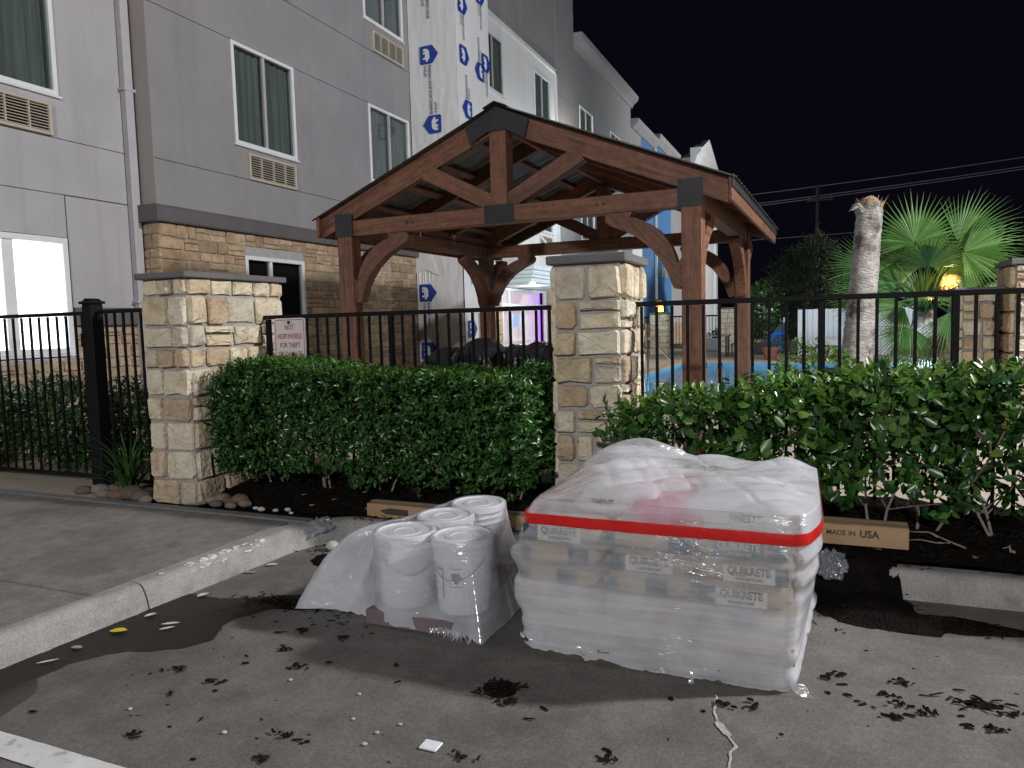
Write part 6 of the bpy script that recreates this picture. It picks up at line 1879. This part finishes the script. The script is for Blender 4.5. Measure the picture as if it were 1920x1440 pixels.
mb = MB(); rg = random.Random(33)
for k in range(90):
    y = rg.gauss(3.32, .16)
    if not 2.95 < y < 3.75: continue
    o = rg.uniform(.03, .085); h = .108+.045*math.sin(min(1, (o-.028)/.062)*1.57)
    x = XF(y)-o; s_ = rg.uniform(.004, .017)
    pts = [(x+s_*math.cos(t)*rg.uniform(.5, 1.2), y+1.5*s_*math.sin(t)*rg.uniform(.5, 1.2), h+.004+.6*s_*math.cos(t)*-1*(1 if o < .07 else .2)) for t in [2*math.pi*q/6 for q in range(6)]]
    mb.add(pts, [tuple(range(6))])
setting('flaked_paint', mb, M['stripe'], kind='stuff')

# ================================================================ BLACK COVERS BEHIND THE FENCE
def cover(name, label, x0, x1, y0, y1, z0, prof, seed, sticker=None, amp=.035):
    """plastic sheet thrown over something: prof(x) is the height of its top"""
    t = thing(name, label, 'plastic cover', ((x0+x1)/2, (y0+y1)/2, z0))
    n = 54; P = []
    for i in range(n+1):
        u = i/n; x = x0+(x1-x0)*u; zt = prof(u); row = []
        for j in range(41):
            w_ = j/40
            a = -math.pi/2+math.pi*w_
            if w_ < .35: y = y0-.05*(1-w_/.35); z = z0+(zt-z0)*(w_/.35)*.94
            elif w_ > .65: y = y1+.05*((w_-.65)/.35); z = z0+(zt-z0)*((1-w_)/.35)*.94
            else:
                q = (w_-.35)/.3; y = y0+(y1-y0)*q; z = zt*.94+z0*.06+(zt-z0)*.06*math.sin(math.pi*q)
            f1 = .22-abs(nz(x*3.1+seed, z*2.2, y*3)); f2 = .2-abs(nz(x*8+seed, z*4, y*7)); f3 = nz(x*16, z*5, seed)
            d = amp*(max(0, f1)*3-.2)+amp*.6*max(0, f2)*2+amp*.15*f3
            row.append((x+d*.5, y-d*(1 if w_ < .5 else -1), z+d*.5))
        P.append(row)
    mb = MB().grid(P)
    mb.add(P[0], [tuple(range(41))]); mb.add(P[-1], [tuple(range(41))[::-1]])
    part('sheet', mb, M['blackbag'], t, smooth=True)
    return t
cover('black_plastic_cover', 'low black plastic sheet draped over stored things behind the fence', -3.32, -2.55, 5.55, 6.1, .2, lambda u: 1.17+.13*min(1, u*4)+.02*math.sin(u*7), 1)
c2 = cover('black_plastic_cover', 'tall rounded black cover with a pink sticker behind the fence', -2.98, -2.42, 5.48, 5.95, .2, lambda u: .95+.44*math.sin(math.pi*min(1, u*.9+.1))**.6, 2)
c3 = cover('black_plastic_cover', 'crumpled shiny black cover hanging beside the narrow stone pillar', -2.42, -1.83, 5.50, 6.0, .34, lambda u: 1.34+.05*nz(u*4, 2)-.05*u, 3, amp=.06)
part('sticker', MB().prism([(-2.72+.055*math.cos(k*.4), 1.145+.05*math.sin(k*.4)) for k in range(16)], 'y', 5.400, 5.404), mat('pink_sticker', (0.62,0.36,0.38), (0.2,0.08,0.09), 40, .5), c2)
for k in range(5):
    z = 1.20-.032*k
    part('chain_link', MB().tube([(-2.545+.010*math.cos(t), 5.40+.006*math.sin(t)*(k % 2), z+.019*math.sin(t)) for t in [2*math.pi*q/10 for q in range(11)]], .0035, 5), mat('brass', (0.5,0.38,0.12), metal=.9, rough=.35) if k == 0 else bpy.data.materials['brass'], c2)

# ================================================================ POOL GARDEN, FAR THINGS
stone_pillar(1.30, 9.0, 1.56, 9.5, .2, 1.70, 'near left stone pier of the dark wooden gateway', 51, .12, .18, .1, .2, d=.04, capz=.05, over=.10, group='stone piers of the gateway')
stone_pillar(1.70, 8.7, 2.5, 9.4, .2, 1.95, 'taller stone pier of the gateway, cut by the picture edge', 52, .13, .2, .13, .3, d=.04, group='stone piers of the gateway')
gw = thing('wooden_gate', 'dark boarded gate closing the gap between the two stone piers', 'gate', (1.65, 9.3, .2))
for k in range(3): part('board', MB().bbox(1.565+.045*k, 9.28, .25, 1.607+.045*k, 9.31, 1.60, .003), M['pole'], gw)
stone_pillar(-3.86, 29.4, -3.28, 29.9, .2, 1.86, 'distant pale stone pillar beyond the pool', 53, .16, .26, .2, .4, coarse=True, group='distant stone pillars')
stone_pillar(-6.15, 27.8, -5.55, 28.3, .2, 1.72, 'distant stone pillar carrying a glowing yellow lantern', 54, .16, .26, .2, .4, coarse=True, group='distant stone pillars')
ln = thing('pillar_lantern', 'glowing yellow lantern on top of a distant stone pillar', 'lantern', (-5.86, 28.05, 1.78))
part('glass_body', MB().prism([(-6.00, 1.82), (-5.72, 1.82), (-5.76, 2.22), (-5.96, 2.22)], 'y', 27.95, 28.15), M['lamp_yellow'], ln)
part('lantern_roof', MB().bbox(-6.03, 27.9, 2.225, -5.69, 28.2, 2.29, .02), M['plate'], ln)
part('lantern_foot', MB().bbox(-5.93, 27.98, 1.775, -5.79, 28.12, 1.818, .01), M['plate'], ln)
# lattice lamp among the palm fronds
LL = thing('lattice_lamp', 'warm lit lattice lamp half hidden by the palm fronds', 'lamp', (1.86, 14.15, .2))
LXc, LYc = 1.86, 14.15
part('pole', MB().tube([(LXc, LYc, .2), (LXc, LYc, 1.80)], .035, 8), M['plate'], LL)
prof = lambda j: .075+.10*math.sin(math.pi*j/8)
P = [[(LXc+prof(j)*math.cos(k*.3927), LYc+prof(j)*math.sin(k*.3927), 1.84+.27*j/8) for k in range(17)] for j in range(9)]
part('shade', MB().grid(P), M['lamp_warm'], LL, smooth=True)
mb = MB()
for k in range(12):
    for sgn in (1, -1):
        mb.tube([(LXc+(prof(j)+.014)*math.cos(k*.5236+sgn*j*.16), LYc+(prof(j)+.014)*math.sin(k*.5236+sgn*j*.16), 1.84+.27*j/8) for j in range(9)], .016, 4)
part('lattice', mb, M['carton'], LL)
lamp('lattice_lamp_light', 'POINT', (1.80, 13.85, 2.05), 16, (1.0, 0.62, 0.25), 0.08)
# far iron fence and white boarded fence
ff = thing('far_iron_fence', 'distant black iron fence beyond the pool', 'fence', (-1.5, 30.6, .2))
mb = MB(); mb.box(-8, 30.59, 1.60, 2.5, 30.63, 1.66); mb.box(-8, 30.59, .32, 2.5, 30.63, .37)
x = -8
while x < 2.5: mb.box(x, 30.60, .37, x+.022, 30.62, 1.60); x += .12
part('pickets', mb, M['iron'], ff, stuff=True)
wf = thing('white_board_fence', 'white vertical board fence standing behind the cut palm trunk', 'fence', (.3, 26, .2))
x = -.90; k = 0
while x < 2.4:
    part('board', MB().bbox(x, 26, .22, x+.148, 26.03, 1.72+.006*(k % 2), .008), M['offwhite'], wf); x += .153; k += 1
# pool lift under a cover tied with blue straps, pot
pl = thing('pool_lift', 'black covered pool lift tied with bright blue straps by the far pool edge', 'pool lift', (-1.75, 27.5, .2))
part('cover', MB().prism([(-2.45, .25), (-2.30, .62), (-1.85, .80), (-1.55, 1.25), (-1.32, 1.30), (-1.22, .8), (-1.15, .25)], 'y', 27.3, 28.1), M['black'], pl)
part('mast', MB().bbox(-1.42, 27.5, .2, -1.30, 27.62, 1.48, .01), M['white'], pl)
for pts in ([(-1.98, 27.27, .3), (-1.80, 27.27, .78), (-1.60, 27.27, .98)], [(-1.62, 27.26, .3), (-1.80, 27.26, .80)], [(-1.45, 27.27, .3), (-1.52, 27.27, 1.1)], [(-1.85, 27.26, .88), (-1.3, 27.26, .92)]):
    part('blue_strap', MB().tube(pts, .04, 4), M['bluestrap'], pl)
part('wheel', MB().lathe([(.03, .0), (.16, .0), (.2, .03), (.2, .07), (.16, .1), (.03, .1)], 0, 0, 16), M['grey'], pl, None, Matrix.Translation((-1.02, 27.3, .42)) @ Matrix.Rotation(R(90), 4, 'X'))
pot = thing('flower_pot', 'terracotta pot with a small plant on the far pool edge', 'pot', (-1.6, 24.0, .2))
part('pot_body', MB().lathe([(0, .2), (.16, .2), (.24, .52), (.26, .52), (.26, .58), (.22, .58), (.2, .5)], -1.6, 24.0, 16), M['terracotta'], pot)
V, F = cloud(np.random.default_rng(3), np.array([(-1.6, 24.0, .6)]*14)+np.random.default_rng(4).normal(size=(14,3))*.08, np.tile([0,0,1.], (14,1)), 5, .06, .1, .12)
part('leaves', npmesh('foliage', V, F, [M['leaf']]), None, pot, stuff=True)
# patio table with two chairs
tb = thing('patio_table', 'grey patio table on the far side of the pool', 'table', (-3.5, 26.0, .2))
part('tabletop', MB().bbox(-4.0, 25.6, .90, -3.05, 26.4, .94, .01), M['grey'], tb)
for x in (-3.92, -3.13):
    for y in (25.68, 26.32): part('leg', MB().bbox(x-.03, y-.03, .2, x+.03, y+.03, .899, .005), M['plate'], tb)
part('apron', MB().bbox(-3.8, 25.72, .42, -3.3, 25.76, .85, .01), M['grey'], tb)
ch = thing('patio_chair', 'thin framed patio chair beside the grey table', 'chair', (-2.75, 26, .2))
part('seat', MB().bbox(-3.0, 25.8, .62, -2.55, 26.25, .65, .01), M['plate'], ch)
part('backrest', MB().bbox(-2.58, 25.8, .7, -2.55, 26.25, 1.1, .01), M['plate'], ch)
for x in (-2.98, -2.57):
    for y in (25.82, 26.22): part('leg', MB().tube([(x, y, .2), (x, y, .62)], .018, 6), M['plate'], ch)
lo_ = thing('sun_lounger', 'black framed sun lounger in front of the white board fence', 'lounger', (-.1, 23.8, .2))
part('bed', MB().prism([(-.62, .52), (-.05, .58), (.75, .55), (.75, .59), (-.05, .62), (-.62, .56)], 'y', 23.5, 24.1), M['black'], lo_)
for x in (-.4, .05, .6):
    for y in (23.55, 24.05): part('leg', MB().tube([(x, y, .54), (x-.10, y, .2)], .022, 6), M['black'], lo_)
# black slatted bench close behind the shrubs
bn = thing('slatted_bench', 'low black slatted bench behind the shrubs at the foot of the palms', 'bench', (.4, 9.2, .2))
for k in range(5): part('slat', MB().bbox(-.02, 9.0+.02*k, .52+.082*k, .86, 9.03+.02*k, .585+.082*k, .012), M['black'], bn)
for k in range(5): part('seat_slat', MB().bbox(-.02, 8.45+.1*k, .50, .86, 8.53+.1*k, .53, .008), M['black'], bn)
for x in (-.06, .87):
    part('arm_frame', MB().prism([(8.42, .2), (8.48, .2), (8.5, .70), (9.05, .74), (9.1, .92), (9.16, .92), (9.1, .2), (9.04, .2), (9.02, .66), (8.46, .64)], 'x', x-.02, x+.03), M['black'], bn)
pt2 = thing('stone_planter', 'stone planter edge beside the black bench', 'planter', (1.05, 9.6, .2))
part('planter_wall', MB().bbox(.90, 9.4, .2, 1.26, 9.8, .86, .02), M['cap'], pt2)
# pool hand rails
rl = thing('pool_handrail', 'steel hand rail sloping down into the pool', 'hand rail', (-2.6, 12.9, .2))
part('rail', MB().tube([(-3.06, 13.6, .2), (-3.06, 13.6, 1.15), (-2.98, 13.4, 1.18), (-2.42, 12.4, .84), (-2.36, 12.3, .78), (-2.36, 12.3, .2)], .022, 8), M['chrome'], rl)
rl2 = thing('pool_ladder', 'steel pool ladder loops at the near pool edge', 'pool ladder', (-1.8, 12.3, .2))
for x in (-1.85, -1.60): part('loop', MB().tube([(x, 12.0, .2), (x, 12.0, .72), (x, 12.1, .80), (x, 12.45, .80), (x, 12.55, .7), (x, 12.55, -.3)], .02, 8), M['chrome'], rl2)
# utility pole and lines
up_ = thing('utility_pole', 'dark wooden utility pole standing far behind the pool', 'utility pole', (-.75, 60, 0))
part('pole', MB().tube([(-.75, 60, 0), (-.75, 60, 11.1)], [.17, .12], 10), M['pole'], up_)
part('crossarm', MB().bbox(-1.5, 59.9, 9.95, .3, 60.1, 10.1, .02), M['pole'], up_)
for x in (-1.35, .15, -.75): part('insulator', MB().tube([(x, 60, 10.0), (x, 60, 10.3)], .06, 6), M['grey'], up_)
for k, (z0, s, lab) in enumerate(((11.02, .0427, 'uppermost thin power line in the night sky'), (10.33, .0495, 'power line just below the uppermost one'), (10.16, .0495, 'lower of the close pair of power lines'), (7.45, .012, 'lowest faint power line behind the palm'))):
    pts = [(-.75+d, 60, z0+s*d+.0009*d*d*(1 if d > 0 else 1)) for d in [-26+2.6*i for i in range(24)]]
    solo('power_line', MB().tube(pts, .026 if k < 3 else .02, 5), M['wirecable'], lab, 'power line', 'power lines behind the pool')
# dark far ground line: low wall of trees beyond the lot
bush('far_trees', 'dark mass of trees on the horizon behind the pool', 2, 75, 0, 30, 3, 4.2, 900, .3, .6, 'leaf_tree', 44, cat='tree line', trunk=False)
